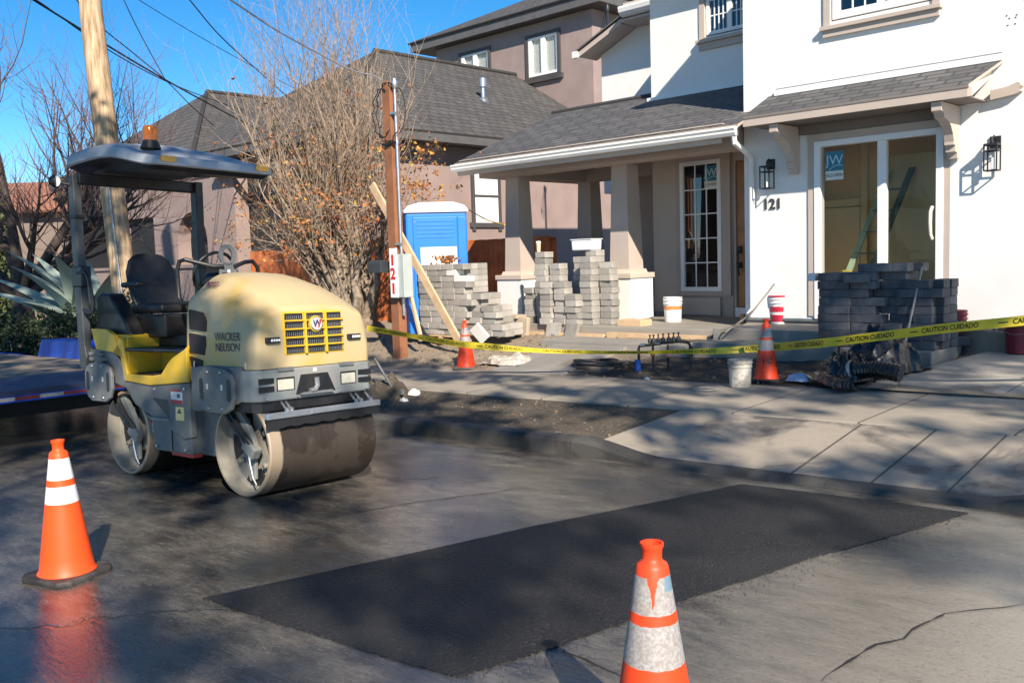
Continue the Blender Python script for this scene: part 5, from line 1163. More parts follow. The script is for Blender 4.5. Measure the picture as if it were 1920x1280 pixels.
def coil(cx,cy,z,rx,ry,n,lab,rad=.013):
    pts=[]
    for i in range(n*20): t=i/20*2*math.pi; k=1-.06*(i/20)+.05*math.sin(i*.37); pts.append((cx+rx*k*math.cos(t),cy+ry*k*math.sin(t),z+.012*(i/20)+.02*math.sin(t*1.5+i*.05)))
    return tag(MB().tube(pts,rad,6).build('hose_coil',m_pipe),lab,'hose coil')
p=onZ(1120,692,.05); coil(p.x,p.y,yard_z(p.x,p.y)+.03,.42,.30,4,'loose coil of black irrigation hose beside the walk')
p=onZ(1175,690,.05); coil(p.x,p.y,yard_z(p.x,p.y)+.03,.20,.16,2,'small black hose loop at the foot of the manifold')
# hose ring on sidewalk
p=onZ(1322,727,.10); pts=[(p.x+.13*math.cos(t),p.y+.10*math.sin(t),side_z(p.x,8.9)+.025) for t in [i*.33 for i in range(20)]]
tag(MB().tube(pts,.009,5).build('wire_ring',m_plastic),'pale wire ring lying on the sidewalk left of the dirty bucket','wire ring')
# black bags, pipe bundle, spade and broom
def bag(px,py,z,lx,ly,h,seed,label,name='plastic_bag'):
    p=onZ(px,py,z); o=crumple(name,34,lx,ly,h,m_bag,seed,.55); o.location=(p.x,p.y,z-.02); o.rotation_euler.z=random.uniform(0,3); return tag(o,label,'plastic bag')
bag(1655,690,.24,.44,.36,.50,11,'big heap of black plastic sheeting piled against the charcoal stack')
bag(1590,706,.20,.32,.25,.34,15,'lower fold of black plastic spilling left of the heap')
bag(1560,712,.18,.55,.14,.12,19,'flat strip of black plastic trailing toward the TC cone')
o=thing('pipe_bundle','ribbed black drain pipe coil lying by the driveway edge','drain pipe',tuple(onZ(1650,715,.2)))
pts=[(-.28+.5*t,.02*math.sin(t*5),.09+.03*math.sin(t*3)) for t in lin(0,1,26)]
MB().tube(pts,[.085+.008*(i%2) for i in range(26)],12,smooth=False).build('pipe_body',m_bag,o)
MB().lathe([(.10,-.02),(.11,0),(.10,.02)],16,Matrix.Translation((-.3,0,.1))@Matrix.Rotation(R(80),4,'Y')).build('pipe_collar',m_steel,o)
p0=onZ(1690,676,.26); p1=onY(1729,500,11.0)
o=thing('broom','push broom with pale handle leaning on the charcoal stack','broom',tuple(p0)); q=p1-p0
MB().tube([(0,0,0),tuple(q)],.013,8).build('handle',mat('handle_grey',(.34,.31,.28),.6,.1),o); MB().cbox((-.0,0,-.06),(.36,.07,.16),Matrix.Rotation(R(10),3,'Y')).build('broom_head',mat('broom_navy',(.02,.03,.06),.7,.1),o,bevel=.008)
p=onZ(1648,690,.3)
p0=onZ(736,728,.0); p1=p0+(onY(702,671,p0.y-.2)-p0)
o=thing('rake','thin rake handle leaning behind the roller on the dirt pile','rake',tuple(p0)); MB().tube([(0,0,0),tuple(p1-p0)],.014,8).build('handle',m_steel,o); MB().box(-.2,.2,-.02,.02,-.06,.0).build('rake_head',m_steel,o)
p=onZ(712,735,-.05); o=crumple('soil_heap',22,.35,.3,.30,m_strip,23); o.location=(p.x-.05,p.y+.1,strip_z(p.x,7.3)-.05); tag(o,'small dark soil heap behind the roller at the kerb','soil heap')
for i,(px,py,lab) in enumerate(((777,740,'crumpled white paper on the planting strip by the roller'),(758,752,'small white scrap lying below the crumpled paper'),(1497,714,'pale blue wrapper lying on the soil right of the TC cone'),(1213,711,'white pebble-sized scrap at the sidewalk edge below the manifold'))):
    z=0
    for _ in range(6): p=onZ(px,py,z); z=strip_z(p.x,p.y) if p.y<7.65 else yard_z(p.x,max(p.y,9.26))
    s=(.11,.06,.13,.04)[i]; o=crumple('paper_scrap',10,s,s*.6,s*.7,m_paper if i!=2 else mat('wrapper_blue',(.45,.50,.65),.5,.2,20,0),31+i,.5); o.location=p+V((0,0,.003)); tag(o,lab,'litter')
# ------------------------------------------------------------------ power post, mailbox, braces
gp_=yard_z(-12.05,9.7)
pp=thing('power_post','brown temporary power post with conduit and number board 121','power post',(-12.05,9.72,gp_-.05))
hh=4.50-gp_+.05
po=[(.10*math.cos(R(a)),hh-.10+.10*math.sin(R(a))) for a in range(0,181,20)]+[(-.10,0),(.10,0)]
MB().prism(po,'y',-.08,.08).build('post',m_red,pp,bevel=.006)
MB().tube([(.17,-.03,.75),(.17,-.03,hh-.12)],.026,10).lathe([(.04,hh-1.02),(.04,hh-.96)],10,Matrix.Translation((.17,-.03,0))).lathe([(.03,hh-.15),(.055,hh-.10),(.06,hh-.04),(.03,hh+.02),(0,hh+.02)],12,Matrix.Translation((.17,-.03,0))).build('conduit',m_galv,pp)
st_=MB()
for z in (1.9,hh-.55): st_.box(.08,.22,-.09,-.05,z,z+.035)
st_.build('conduit_strap',m_galv,pp)
MB().box(.10,.34,-.14,.05,1.05,1.75).build('meter_box',mat('meter_grey',(.42,.46,.44),.5,.08),pp,bevel=.01)
nbd=MB().box(.03,.20,-.175,-.145,1.05,1.85).build('number_board',mat('board_white',(.80,.79,.77),.6,.05),pp,bevel=.003)
m_redn=mat('number_red',(.62,.02,.02),.5,.05,5,0)
for ch,z in (('1',1.66),('2',1.43),('1',1.20)):
    if ch=='1': MB().box(.085,.135,-.18,-.1755,z-.085,z+.085).build('board_numeral',m_redn,nbd)
    else: text('2',.25,frame((.112,-.179,z),(1,0,0),(0,0,1)),m_redn,'board_numeral',nbd,.002,bold=.008)
lp=MB()
for r_,dx in ((.30,-.10),(.36,.05)):
    pts=[(dx+(r_*.8)*math.cos(R(a)),-.09+.03*math.sin(a),hh-.50+r_*1.3*math.sin(R(a))) for a in range(60,330,15)]; lp.tube(pts,.010,6)
pts=[(.25+.20*math.cos(R(a)),-.06,hh-.50+.36*math.sin(R(a))) for a in range(-80,81,16)]; lp.tube(pts,.009,6)
lp.tube([(-.11,-.1,hh-1.0),(.0,-.11,hh-1.02),(.2,-.08,hh-.99)],.022,6); lp.build('cable_loop',m_blk,pp)
mbx=thing('mailbox','dark grey mailbox fixed left of the number board on the power post','mailbox',(-12.36,9.58,1.42)); 
pr2=[(-.10,0),(.10,0),(.10,.14)]+[(.10*math.cos(R(a)),.14+.07*math.sin(R(a))) for a in range(15,180,15)]+[(-.10,.14)]
MB().prism(pr2,'x',-.16,.18).build('box_body',mat('mailbox_dark',(.04,.045,.05),.5,.2),mbx,bevel=.006); MB().box(-.165,-.16,-.09,.09,.01,.17).build('door',m_blackm,mbx)
a_=onY(697,346,9.62); b_2=onY(864,646,10.05); d_=b_2-a_
o=MB(); t=(d_).normalized(); s_=t.cross(V((0,-1,0))).normalized(); nrm=t.cross(s_)
Mx=Matrix((t,s_,nrm)).transposed().to_4x4(); L=d_.length; o.box(0,L,-.07,.07,-.02,.02,0,None); o=o.build('lumber_brace',m_wood,bevel=.003); Mx.translation=a_; o.matrix_world=Mx; tag(o,'long pale timber brace leaning from the power post to the ground','timber brace')
a_=onY(768,545,10.0); b_2=onY(788,628,9.9); o=MB().tube([tuple(a_),tuple(b_2)],.035,4,smooth=False).build('stake',m_wood); tag(o,'short tan timber stake standing under the meter box','stake')
# ------------------------------------------------------------------ portable toilet
pc=atd(820,608,17.0)
pt=thing('portable_toilet','blue portable toilet with white roof and blank white notice','portable toilet',(pc.x,pc.y,.25)); pt.rotation_euler.z=math.atan2(pc.y,pc.x)-math.pi/2+.10
m_blue=mat('toilet_blue',(.015,.18,.62),.4,.06,3,.03); m_blue2=mat('toilet_blue_dark',(.012,.13,.48),.4,.06,3,.03)
MB().box(-.54,.54,-.54,.54,.05,2.18).build('cabin',m_blue,pt,bevel=.03)
d_=MB().box(-.42,.36,-.565,-.542,.12,2.1).build('door',m_blue,pt,bevel=.01)
v_=MB()
for i in range(5): v_.box(-.36,.30,-.571,-.566,1.74+i*.07,1.77+i*.07)
v_.build('louvre',m_blue,d_,bevel=.006)
MB().box(-.30,.34,-.572,-.566,1.05,1.58).build('notice',m_paper,d_)
MB().box(.37,.52,-.56,-.542,.1,2.1).build('door_frame',m_blue,pt,bevel=.008)
rp=[(-.57,2.18),(.57,2.18),(.57,2.22),(.50,2.30),(.30,2.36),(-.30,2.36),(-.50,2.30),(-.57,2.22)]
MB().prism(rp,'y',-.58,.58).build('roof',m_vinyl,pt,bevel=.02)
# ------------------------------------------------------------------ caution tape
cps=[(688,615,13.3,.085),(740,624,13.0,.085),(850,643,12.8,.09),(930,651,12.6,.09),(1010,657,12.3,.06),(1100,660,12,.05),(1200,660.5,11.8,.045),(1280,659,11.6,.06),(1350,657.5,11.4,.085),(1440,651.5,11.2,.095),(1540,643,10.2,.10),(1650,630,9.6,.098),(1780,614.5,9.0,.095),(1925,600,8.5,.092),(2150,572,8.0,.105)]
cp3=[(atd(x,y,d),w_) for x,y,d,w_ in cps]
dense_=[]
for i in range(len(cp3)-1):
    for q in range(14):
        t=q/14; p0=cp3[max(i-1,0)]; p1=cp3[i]; p2=cp3[i+1]; p3=cp3[min(i+2,len(cp3)-1)]
        f=lambda a,b,c,d:.5*((2*b)+(-a+c)*t+(2*a-5*b+4*c-d)*t*t+(-a+3*b-3*c+d)*t**3)
        dense_.append((V([f(p0[0][k],p1[0][k],p2[0][k],p3[0][k]) for k in range(3)]),p1[1]+(p2[1]-p1[1])*t))
arc_=[0]
for i in range(1,len(dense_)): arc_.append(arc_[-1]+(dense_[i][0]-dense_[i-1][0]).length)
def up_at(i):
    tw=.0; x=i/len(dense_); u=V((0,0,1)); 
    th=.5*math.sin(i*.09)*(1 if x<.62 else .25)
    n_=V((.6,-.8,0)); return (u*math.cos(th)+n_*math.sin(th)).normalized()
tp=thing('caution_tape','yellow caution tape stretched across the yard lettered CAUTION CUIDADO','caution tape',tuple(dense_[len(dense_)//2][0])); to=tp.location.copy()
vs=[]
for i,(p,w_) in enumerate(dense_): u=up_at(i); vs+=[tuple(p+u*w_/2-to),tuple(p-u*w_/2-to)]
MB().add(vs,[(2*i,2*i+2,2*i+3,2*i+1) for i in range(len(dense_)-1)],0,True).build('tape_ribbon',mat('tape_yellow',(.72,.56,.035),.45,.06,5,.03),tp)
tot=arc_[-1]
pe=dense_[-1][0]; o=MB().box(-.025,.025,-.02,.02,0,pe.z-.1+.12).build('stake',m_wood,bevel=.003); o.location=(pe.x+.02,pe.y,.1); tag(o,'timber stake holding the right end of the caution tape','stake')
import bisect
def tmap(pt,s0):
    s=s0+pt.x; i=min(max(bisect.bisect(arc_,s)-1,0),len(arc_)-2); t=(s-arc_[i])/max(1e-6,arc_[i+1]-arc_[i])
    p=dense_[i][0].lerp(dense_[i+1][0],t); u=up_at(i).lerp(up_at(i+1),t); w_=dense_[i][1]+(dense_[i+1][1]-dense_[i][1])*t
    tn=(dense_[i+1][0]-dense_[i][0]).normalized(); nr=tn.cross(u).normalized()
    return p+u*(pt.y*w_/.10)+nr*.004-to
m_tl=mat('tape_lettering',(.02,.018,.012),.5,.05,5,0)
s=.15; k=0
per=.86
while s<tot-.8:
    text('CAUTION CUIDADO',.074,None,m_tl,'tape_lettering',tp,0,align='LEFT',sx=.80,bold=.001,fn=lambda pt,s0=s:tmap(pt,s0))
    MBq=MB(); q=[tmap(V((x,y,0)),s+.735) for x,y in ((0,-.004),(.085,-.004),(.085,.006),(0,.006))]; MBq.quad(q); MBq.build('tape_mark',m_tl,tp)
    s+=per
# ------------------------------------------------------------------ ladder inside the room
a_=onY(1588,520,12.75); b_2=onY(1645,395,13.6); a_=onY(1588,505,12.6)
o=thing('ladder','green fibreglass ladder leaning inside behind the glass door','ladder',(-5.95,12.55,.6))
m_lad=mat('ladder_green',(.45,.60,.45),.5,.1,8,.05); m_lad2=mat('ladder_dark',(.10,.16,.14),.5,.1,8,.05)
for dx in (0,.32):
    MB().add([(dx-.03,0,0),(dx+.05,0,0),(dx+.45,1.1,2.1),(dx+.37,1.1,2.1),(dx-.03,.05,0),(dx+.05,.05,0),(dx+.45,1.15,2.1),(dx+.37,1.15,2.1)],[(0,1,2,3),(4,7,6,5),(0,3,7,4),(1,5,6,2),(3,2,6,7)]).build('side_rail',m_lad if dx==0 else m_lad2,o)
for i in range(6): t=(i+1)/7; MB().box(.4*t,.4*t+.32,1.1*t,1.1*t+.07,2.1*t-.012,2.1*t+.012).build('rung',m_lad2,o)
MB().cbox((.14,.28,.62),(.10,.05,.10)).build('grip_label',mat('label_bright',(.75,.65,.10),.5,.1,5,0),o)
# gallon jug seen in the porch window
o=thing('plastic_jug','white gallon jug with blue cap behind the porch window','jug',(-8.97,14.22,1.72)); MB().prism([(-.08,0),(.08,0),(.08,.16),(.03,.24),(-.03,.24),(-.08,.16)],'y',-.06,.06).build('jug_body',m_vinyl,o,bevel=.015); MB().box(-.03,.05,-.03,.03,.245,.30).build('cap',mat('cap_blue',(.05,.15,.45),.5,.1,5,0),o); MB().cbox((0,-.062,.11),(.02,.003,.08),Matrix.Rotation(R(25),3,'Y')).build('print_mark',m_number,o)
tag(MB().box(-9.25,-8.6,14.21,14.5,1.64,1.72).build('shelf',m_dark),'dark shelf carrying the gallon jug behind the porch window','shelf')
# ------------------------------------------------------------------ trailer
gz_=g(-10.6)-.06
tl=thing('flatbed_trailer','blue flatbed trailer with a worn timber deck parked behind the roller','trailer',(-10.5,4,-.2))
to_=V((-10.5,4,-.2))
def tb(mb,name,m,par=None,**k):
    for i,p in enumerate(mb.v): mb.v[i]=tuple(V(p)-to_)
    o=mb.build(name,m,None,**k); o.parent=par or tl; return o
m_tblue=mat('trailer_blue',(.008,.075,.50),.35,.1,4,.04,dirt=(.03,.05,.12),dscale=5,damt=.3); m_tdeck=mat('deck_timber',(.24,.19,.14),.8,.25,3,.3,30,dirt=(.07,.06,.05),dscale=2,damt=.7); m_tramp=mat('ramp_blue',(.03,.045,.10),.5,.2,5,.05)
x0=-17; sl_=.022
def dk(x): return .44+sl_*(x+10.5)
Y0,Y1=2.55,5.05
mb=MB()
for i in range(11):
    a=Y0+(Y1-Y0)*i/11; c=Y0+(Y1-Y0)*(i+1)/11-.008
    mb.add([(x0,a,dk(x0)),(-11.35,a,dk(-11.35)),(-11.35,c,dk(-11.35)),(x0,c,dk(x0)),(x0,a,dk(x0)-.05),(-11.35,a,dk(-11.35)-.05),(-11.35,c,dk(-11.35)-.05),(x0,c,dk(x0)-.05)],[(0,1,2,3),(4,7,6,5),(1,5,6,2),(0,4,5,1),(3,2,6,7)])
tb(mb,'deck',m_tdeck)
tb(MB().add([(-11.35,Y0,dk(-11.35)+.003),(-10.5,Y0+.25,.37),(-10.5,Y1-.1,.37),(-11.35,Y1,dk(-11.35)+.003),(-11.35,Y0,.30),(-10.5,Y0+.25,.31),(-10.5,Y1-.1,.31),(-11.35,Y1,.30)],[(0,1,2,3),(4,7,6,5),(1,5,6,2),(0,4,5,1),(3,2,6,7)]),'beaver_tail',m_tramp)
tb(MB().box(-10.62,-10.50,Y0-.1,Y1,.24,.31).box(-11.4,-10.5,Y0-.1,Y0+.0,.22,.42).box(x0,-10.6,Y0-.08,Y0-.0,.18,.32).box(x0,-10.6,Y1,Y1+.08,.18,.32).box(-10.70,-10.48,Y0-.12,Y0+.22,.20,.41),'chassis',m_tblue,bevel=.01)
wst=MB(); rst=MB()
for i in range(9):
    a=Y0+.25+i*.245; (wst if i%2 else rst).box(-10.499,-10.495,a,a+.245,.262,.300)
tb(wst,'reflective_strip',mat('strip_shaded_white',(.35,.34,.32),.5,.2,20,0)); tb(rst,'reflective_strip',mat('strip_shaded_red',(.22,.03,.03),.5,.2,20,0))  # strip colours darkened, the shade on the trailer is painted in
tb(MB().box(-10.479,-10.475,Y0+.0,Y0+.12,.29,.36),'plate_label',m_paper); tb(MB().lathe([(.045,0),(.045,.02),(0,.025)],14,Matrix.Translation((-10.48,Y0-.06,.33))@Matrix.Rotation(R(90),4,'Y')),'tail_lamp',m_redn)
fp_=[(-15.0,dk(-15)-.02),(-14.75,.60),(-13.35,.62),(-13.1,dk(-13.1)-.02)]
tb(MB().prism(fp_,'y',Y1-.0,Y1+.35),'fender',m_tblue,bevel=.015); tb(MB().prism([(a+.0,b) for a,b in fp_],'y',Y0-.45,Y0-.10),'fender',m_tblue,bevel=.015)
for yy in (Y0-.28,Y1+.17):
    for xx in (-14.5,-13.7):
        wh=tb(MB().lathe([(.16,-.10),(.30,-.10),(.34,-.07),(.34,.07),(.30,.10),(.16,.10)],24,Matrix.Translation((xx,yy,.07))@Matrix.Rotation(R(90),4,'X')),'wheel',m_rub)
        tb(MB().lathe([(0,-.05),(.16,-.08),(.16,.08),(0,.05)],16,Matrix.Translation((xx,yy,.07))@Matrix.Rotation(R(90),4,'X')),'rim',m_vinyl,wh)
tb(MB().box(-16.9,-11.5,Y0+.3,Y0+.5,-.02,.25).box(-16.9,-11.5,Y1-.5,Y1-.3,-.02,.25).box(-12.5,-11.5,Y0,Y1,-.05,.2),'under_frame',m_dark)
p=atd(2,652,16.5); o=MB().lathe([(0,-.12),(.10,-.12),(.10,.12),(0,.12)],14,Matrix.Rotation(R(90),4,'X')).build('winch_drum',m_tblue); o.location=(p.x,p.y,p.z); o.parent=tl; o.location=V((p.x,p.y,p.z))-to_
# ------------------------------------------------------------------ utility pole and overhead cables
b0=V((-15.55,6.8,-.35)); t0=b0+(onY(168,0,6.8)-V((-15.86,6.8,1.84)))*2.3; t0=V((-15.86,6.8,1.84))+(onY(168,0,6.8)-V((-15.86,6.8,1.84)))*2.0
b0=V((-15.86,6.8,1.84))-(onY(168,0,6.8)-V((-15.86,6.8,1.84)))*.50
up=thing('utility_pole','leaning round timber utility pole with a conduit behind the roller','utility pole',tuple(b0)); dv=t0-b0
m_pole=NB('pole_timber'); nz=m_pole.noise(3,6,.6,vec=m_pole.stretch((6,6,.5))); m_pole.bump(nz,.5,.02); m_pole=m_pole.set(m_pole.mix(m_pole.ramp(nz,[(.35,0.),(.65,1.)]),(.25,.155,.08),(.60,.43,.27)),.8)
MB().tube([(0,0,0),tuple(dv*.5),tuple(dv)],[.205,.19,.17],20).build('shaft',m_pole,up)
pn=V((.62,-.78,0)); MB().tube([tuple(pn*.205+V((0.03,.03,.3))),tuple(dv*.33+pn*.205+V((.03,.03,0)))],.022,8).build('conduit',m_steel,up)
bb_=dv*.33; MB().tube([tuple(dv*.33+pn*.2),tuple(dv*.36+pn*.2)],.03,8).build('conduit_cap',m_steel,up)
def cable(name,lab,pts,rad,m=m_blk):
    P=[atd(x,y,d) for x,y,d in pts]; D=[]
    for i in range(len(P)-1):
        for q in range(8):
            t=q/8; a,b,c,d=P[max(i-1,0)],P[i],P[i+1],P[min(i+2,len(P)-1)]
            D.append(.5*((2*b)+(c-a)*t+(2*a-5*b+4*c-d)*t*t+(3*b-a-3*c+d)*t**3))
    D.append(P[-1]); c0=D[len(D)//2].copy()
    o=MB().tube([tuple(p-c0) for p in D],rad,5).build(name,m); o.location=c0; return tag(o,lab,'cable','overhead cables')
cable('overhead_cable','thick upper cable sagging from the top left corner behind the pole',[(20,-25,15),(62,0,15.3),(200,85,17),(310,150,19),(420,210,22),(520,262,26)],.018)
cable('overhead_cable','second cable running just below the thick one from the top left',[(30,-22,15),(75,5,15.4),(205,95,17.2),(310,152,19),(400,188,23),(480,215,28)],.011)
cable('overhead_cable','cable leaving the pole and dropping to the crossing at left',[(120,-30,15),(180,42,16.5),(250,100,17.8),(310,150,19),(360,200,21),(400,235,23)],.011)
cable('overhead_cable','steep thin cable crossing between the pole and the shrub',[(205,-60,18),(232,0,18),(262,62,18.5),(310,150,19)],.010)
cable('overhead_cable','thin cable high between the pole and the shrub twigs',[(225,-25,20),(260,0,20),(350,55,22),(450,112,24),(560,170,26)],.009)
cable('overhead_cable','dark cable descending behind the tallest shrub twigs',[(330,-25,16),(355,0,16),(410,65,17),(480,130,18.5),(560,200,21)],.012)
m_cabl=mat('cable_bright',(.45,.46,.48),.4,.3,30,0,metal=.5)
cable('overhead_cable','bright service cable running down to the power post top',[(395,-25,9),(432,0,9.4),(520,58,10.8),(600,102,12.2),(660,132,13.1),(700,142,13.6),(714,150,13.7)],.011,m_cabl)
cable('extension_cord','yellow extension cord strung under the neighbour window to the porch',[(868,386,17.3),(890,400,18),(915,413,17),(946,421,16),],.012,mat('cord_yellow',(.75,.45,.08),.5,.1,5,0))
bpy.data.objects['extension_cord']['group']='site cords'
# ------------------------------------------------------------------ trees and plants
def barkmat(name,c1,c2):
    b=NB(name); n=b.noise(14,5,.6); b.bump(n,.3,.01); return b.set(b.mix(b.ramp(n,[(.35,0.),(.65,1.)]),c1,c2),.85)
m_bark=barkmat('bark_dark',(.035,.026,.022),(.09,.065,.055)); m_twig=barkmat('twig_purple',(.10,.06,.055),(.21,.13,.12))
m_bark2=barkmat('bark_pale',(.14,.105,.08),(.36,.285,.205)); m_twig2=barkmat('twig_tan',(.17,.12,.09),(.43,.325,.235))
def leafmat(name,cs):
    b=NB(name); n=b.noise(3.5,2); n2=b.noise(40,2)
    col=b.mix(b.ramp(n2,[(.3,0.),(.7,1.)]),cs[0],cs[1]); b.b.inputs['Subsurface Weight'].default_value=0
    return b.set(b.mix(b.math('MULTIPLY',n,.4),col,cs[0]),.7)
m_autumn=leafmat('leaf_autumn',((.30,.10,.025),(.50,.20,.05))); m_autumn2=leafmat('leaf_gold',((.38,.23,.04),(.58,.38,.09))); m_redl=leafmat('leaf_red',((.42,.03,.05),(.65,.12,.06))); m_brownl=leafmat('leaf_brown',((.18,.075,.04),(.30,.12,.06)))
rt=random.Random(11)
def twig(mb,p,d,L,r,lv,P,tips,zmin=None):
    n=P['seg'][lv] if lv<len(P['seg']) else 3
    pts=[p]; rad=[r]; dd=d.normalized(); q=p
    for i in range(n):
        dd=(dd+V((rt.uniform(-1,1),rt.uniform(-1,1),rt.uniform(-1,1)))*P['wig'][lv]+V((0,0,1))*P['up'][lv]).normalized()
        q=q+dd*(L/n); pts.append(q); rad.append(r*(1-(1-P['tap'][lv])*(i+1)/n))
    mb.tube([tuple(x) for x in pts],rad,P['side'][lv],0 if lv<P['barklv'] else 1,cap=False)
    if lv+1>=len(P['n']): tips.append((pts[-1],dd)); return
    k=P['n'][lv+1]
    for c in range(k):
        t=P['from'][lv]+(1-P['from'][lv])*(c+rt.random())/k; i=min(int(t*n),n-1); f=t*n-i
        s=pts[i].lerp(pts[i+1],f); ax=(pts[i+1]-pts[i]).normalized(); o=ax.orthogonal(); o.rotate(Matrix.Rotation(rt.random()*6.283,3,ax))
        a=rt.uniform(*P['ang'][lv]); nd=ax*math.cos(a)+o*math.sin(a)
        twig(mb,s,nd,L*rt.uniform(*P['len'][lv]),rad[i]*P['rr'][lv],lv+1,P,tips)
    tips.append((pts[-1],dd))
def leaves(mb,tips,prob,s0,s1,mis,spread=.12,cnt=(1,4),zmin=-9,cond=None):
    for p,d in tips:
        if rt.random()>prob or p.z<zmin: continue
        if cond and not cond(p): continue
        for _ in range(rt.randint(*cnt)):
            q=p+V((rt.uniform(-1,1),rt.uniform(-1,1),rt.uniform(-1.2,.6)))*spread
            leafq(mb,q,rt.uniform(s0,s1),rt.choice(mis))
# big leggy shrub between the houses
root=V((-15.1,10.9,.33)); bush=thing('bare_shrub','tall leggy multi stemmed shrub with few orange leaves left of the brown post','shrub',tuple(root))
mb=MB(); tips=[]
P=dict(seg=[7,5,4,3],wig=[.13,.17,.18,.2],up=[.09,.30,.28,.08],tap=[.22,.25,.35,.5],side=[7,4,3,3],barklv=1,n=[1,10,5,2],**{'from':[.22,.15,.15]},ang=[(.3,.9),(.35,1.0),(.4,1.0)],len=[(.28,.52),(.35,.6),(.35,.6)],rr=[.50,.6,.65])
P['from']=[.22,.15,.15]
Rv=RT.copy(); Rv.z=0; Rv.normalize()   # along the picture plane, on the ground
for i in range(30):
    s=rt.uniform(-1,1); t=rt.uniform(-1,1)
    d=V((0,0,1))+Rv*(s*.48-.12)+V((.6,.75,0))*t*.20
    p=Rv*(s*.24+.14)+V((.6,.75,0))*t*.2
    if abs(s)<.65: Hh=rt.uniform(3.6,5.7)
    else: Hh=rt.uniform(2.4,4.2)
    twig(mb,p,d,Hh,rt.uniform(.028,.062),0,P,tips)
# gnarled base
for i in range(6):
    a=rt.random()*6.28; pts=[V((0,0,-.1))+Rv*rt.uniform(-.05,.35)]; q=pts[0].copy()
    for k in range(6): q=q+V((rt.uniform(-.16,.16),rt.uniform(-.12,.12),.24))+Rv*rt.uniform(-.05,.05); pts.append(q.copy())
    mb.tube([tuple(x) for x in pts],[.13,.12,.11,.09,.07,.055,.04],8,0,cap=False)
# low tangled outer twigs spreading left
P2=dict(P); P2['n']=[1,9,5,3]; P2['up']=[.0,.02,.03,0]; P2['wig']=[.22,.3,.3,.3]
for i in range(13):
    s=rt.uniform(-1.0,.75); d=V((0,0,.95))+Rv*s*1.5+V((.6,.75,0))*rt.uniform(-.5,.3)
    twig(mb,V((0,0,rt.uniform(.7,1.4)))+Rv*s*.6,d,rt.uniform(1.5,2.8),.020,0,P2,tips)
mb.build('branches',[m_bark2,m_twig2],bush)
lb=MB(); leaves(lb,tips,.07,.05,.08,[0,0,1,2],.06,(1,3),1.2,lambda p:p.z<3.4); leaves(lb,tips,.045,.045,.08,[0,2],.035,(2,5),3.4,lambda p:p.z<4.9); leaves(lb,tips,.08,.05,.09,[2],.06,(1,2),.5,lambda p:p.z<3.3)
leaves(lb,tips,.10,.05,.09,[0,0,0,1,2],.07,(2,5),1.5,lambda p:p.z<3.7); leaves(lb,tips,.17,.05,.10,[0,0,1,2],.08,(2,5),1.6,lambda p:p.dot(Rv)>-.3 and p.z<3.6 and noise.noise(V((p.x*1.3,p.y*1.3,p.z*1.1)))>-.05)
for q in (V((-.1,-.3,2.25)),V((.25,-.35,2.2)),V((.1,-.3,2.3)),V((.05,-.3,2.6))):
    for _ in range(9): leafq(lb,q-V((-0,0,0))+V((rt.uniform(-.12,.12),rt.uniform(-.1,.1),rt.uniform(-.1,.1))),rt.uniform(.07,.12),3)
lb.build('leaves',[m_autumn,m_autumn2,m_brownl,m_redl],bush)
# small dried climbers over the toilet roof
br0=pt.location+V((-.55,-.6,2.3))-RT*.25; o=thing('dry_vine','tangle of dry reddish vine over the toilet roof edge','vine',tuple(br0)); mb=MB(); tips=[]
for i in range(16):
    d=Rv*rt.uniform(-.6,1.0)+V((0,-.2,rt.uniform(-.5,.4))); twig(mb,V((rt.uniform(-.5,.1),0,rt.uniform(-.1,.1))),d,rt.uniform(.5,1.1),.010,1,P2,tips)
mb.build('stems',[m_bark2,m_twig2],o); lb=MB(); leaves(lb,tips,.6,.05,.10,[0,1],.06,(1,3)); lb.build('leaves',[m_brownl,m_autumn],o)
o=thing('leaf_pile','small heap of dead leaves on top of the pallet stack','leaf pile',(-12.0,10.75,1.55)); mb=MB()
for _ in range(90): leafq(mb,(rt.gauss(0,.14),rt.gauss(0,.08),rt.uniform(0,.10)),rt.uniform(.05,.11),rt.choice((0,1)))
mb.build('leaves',[m_brownl,m_autumn],o)
# bare tree at left
tr=atd(42,575,18.5); root=V((tr.x,tr.y,.0)); tree=thing('bare_tree','dark bare spreading tree with upright purple twigs at the left edge','tree',tuple(root))
mb=MB(); tips=[]
PT=dict(seg=[6,6,5,3],wig=[.10,.16,.16,.18],up=[.05,.12,.20,.12],tap=[.10,.2,.3,.4],side=[9,6,4,3],barklv=2,n=[1,9,8,5],ang=[(.4,.9),(.4,.95),(.3,.7)],len=[(.45,.75),(.35,.65),(.3,.55)],rr=[.5,.5,.6])
PT['from']=[.3,.2,.2]
mb.tube([(0,0,-.4),(0,0,.5),(.03,0,1.0),(.05,0,1.35)],[.27,.22,.20,.19],12,0)
for (s,u,t,L,r) in ((-.9,.9,0,3.1,.13),(-.35,1,.3,3.6,.12),(.1,1,-.2,4.0,.13),(.75,.85,.1,3.6,.14),(1.05,.62,-.1,3.3,.11),(1.2,.9,.4,3.4,.10),(-.5,.5,-.5,2.4,.10),(.45,.8,-.6,2.8,.10),(1.5,1.0,.2,3.9,.11)):
    twig(mb,V((.04,0,1.1)),Rv*s+V((0,0,u))+V((-.7,.7,0))*t,L,r,0,PT,tips)
mb.build('branches',[m_bark,m_twig],tree)
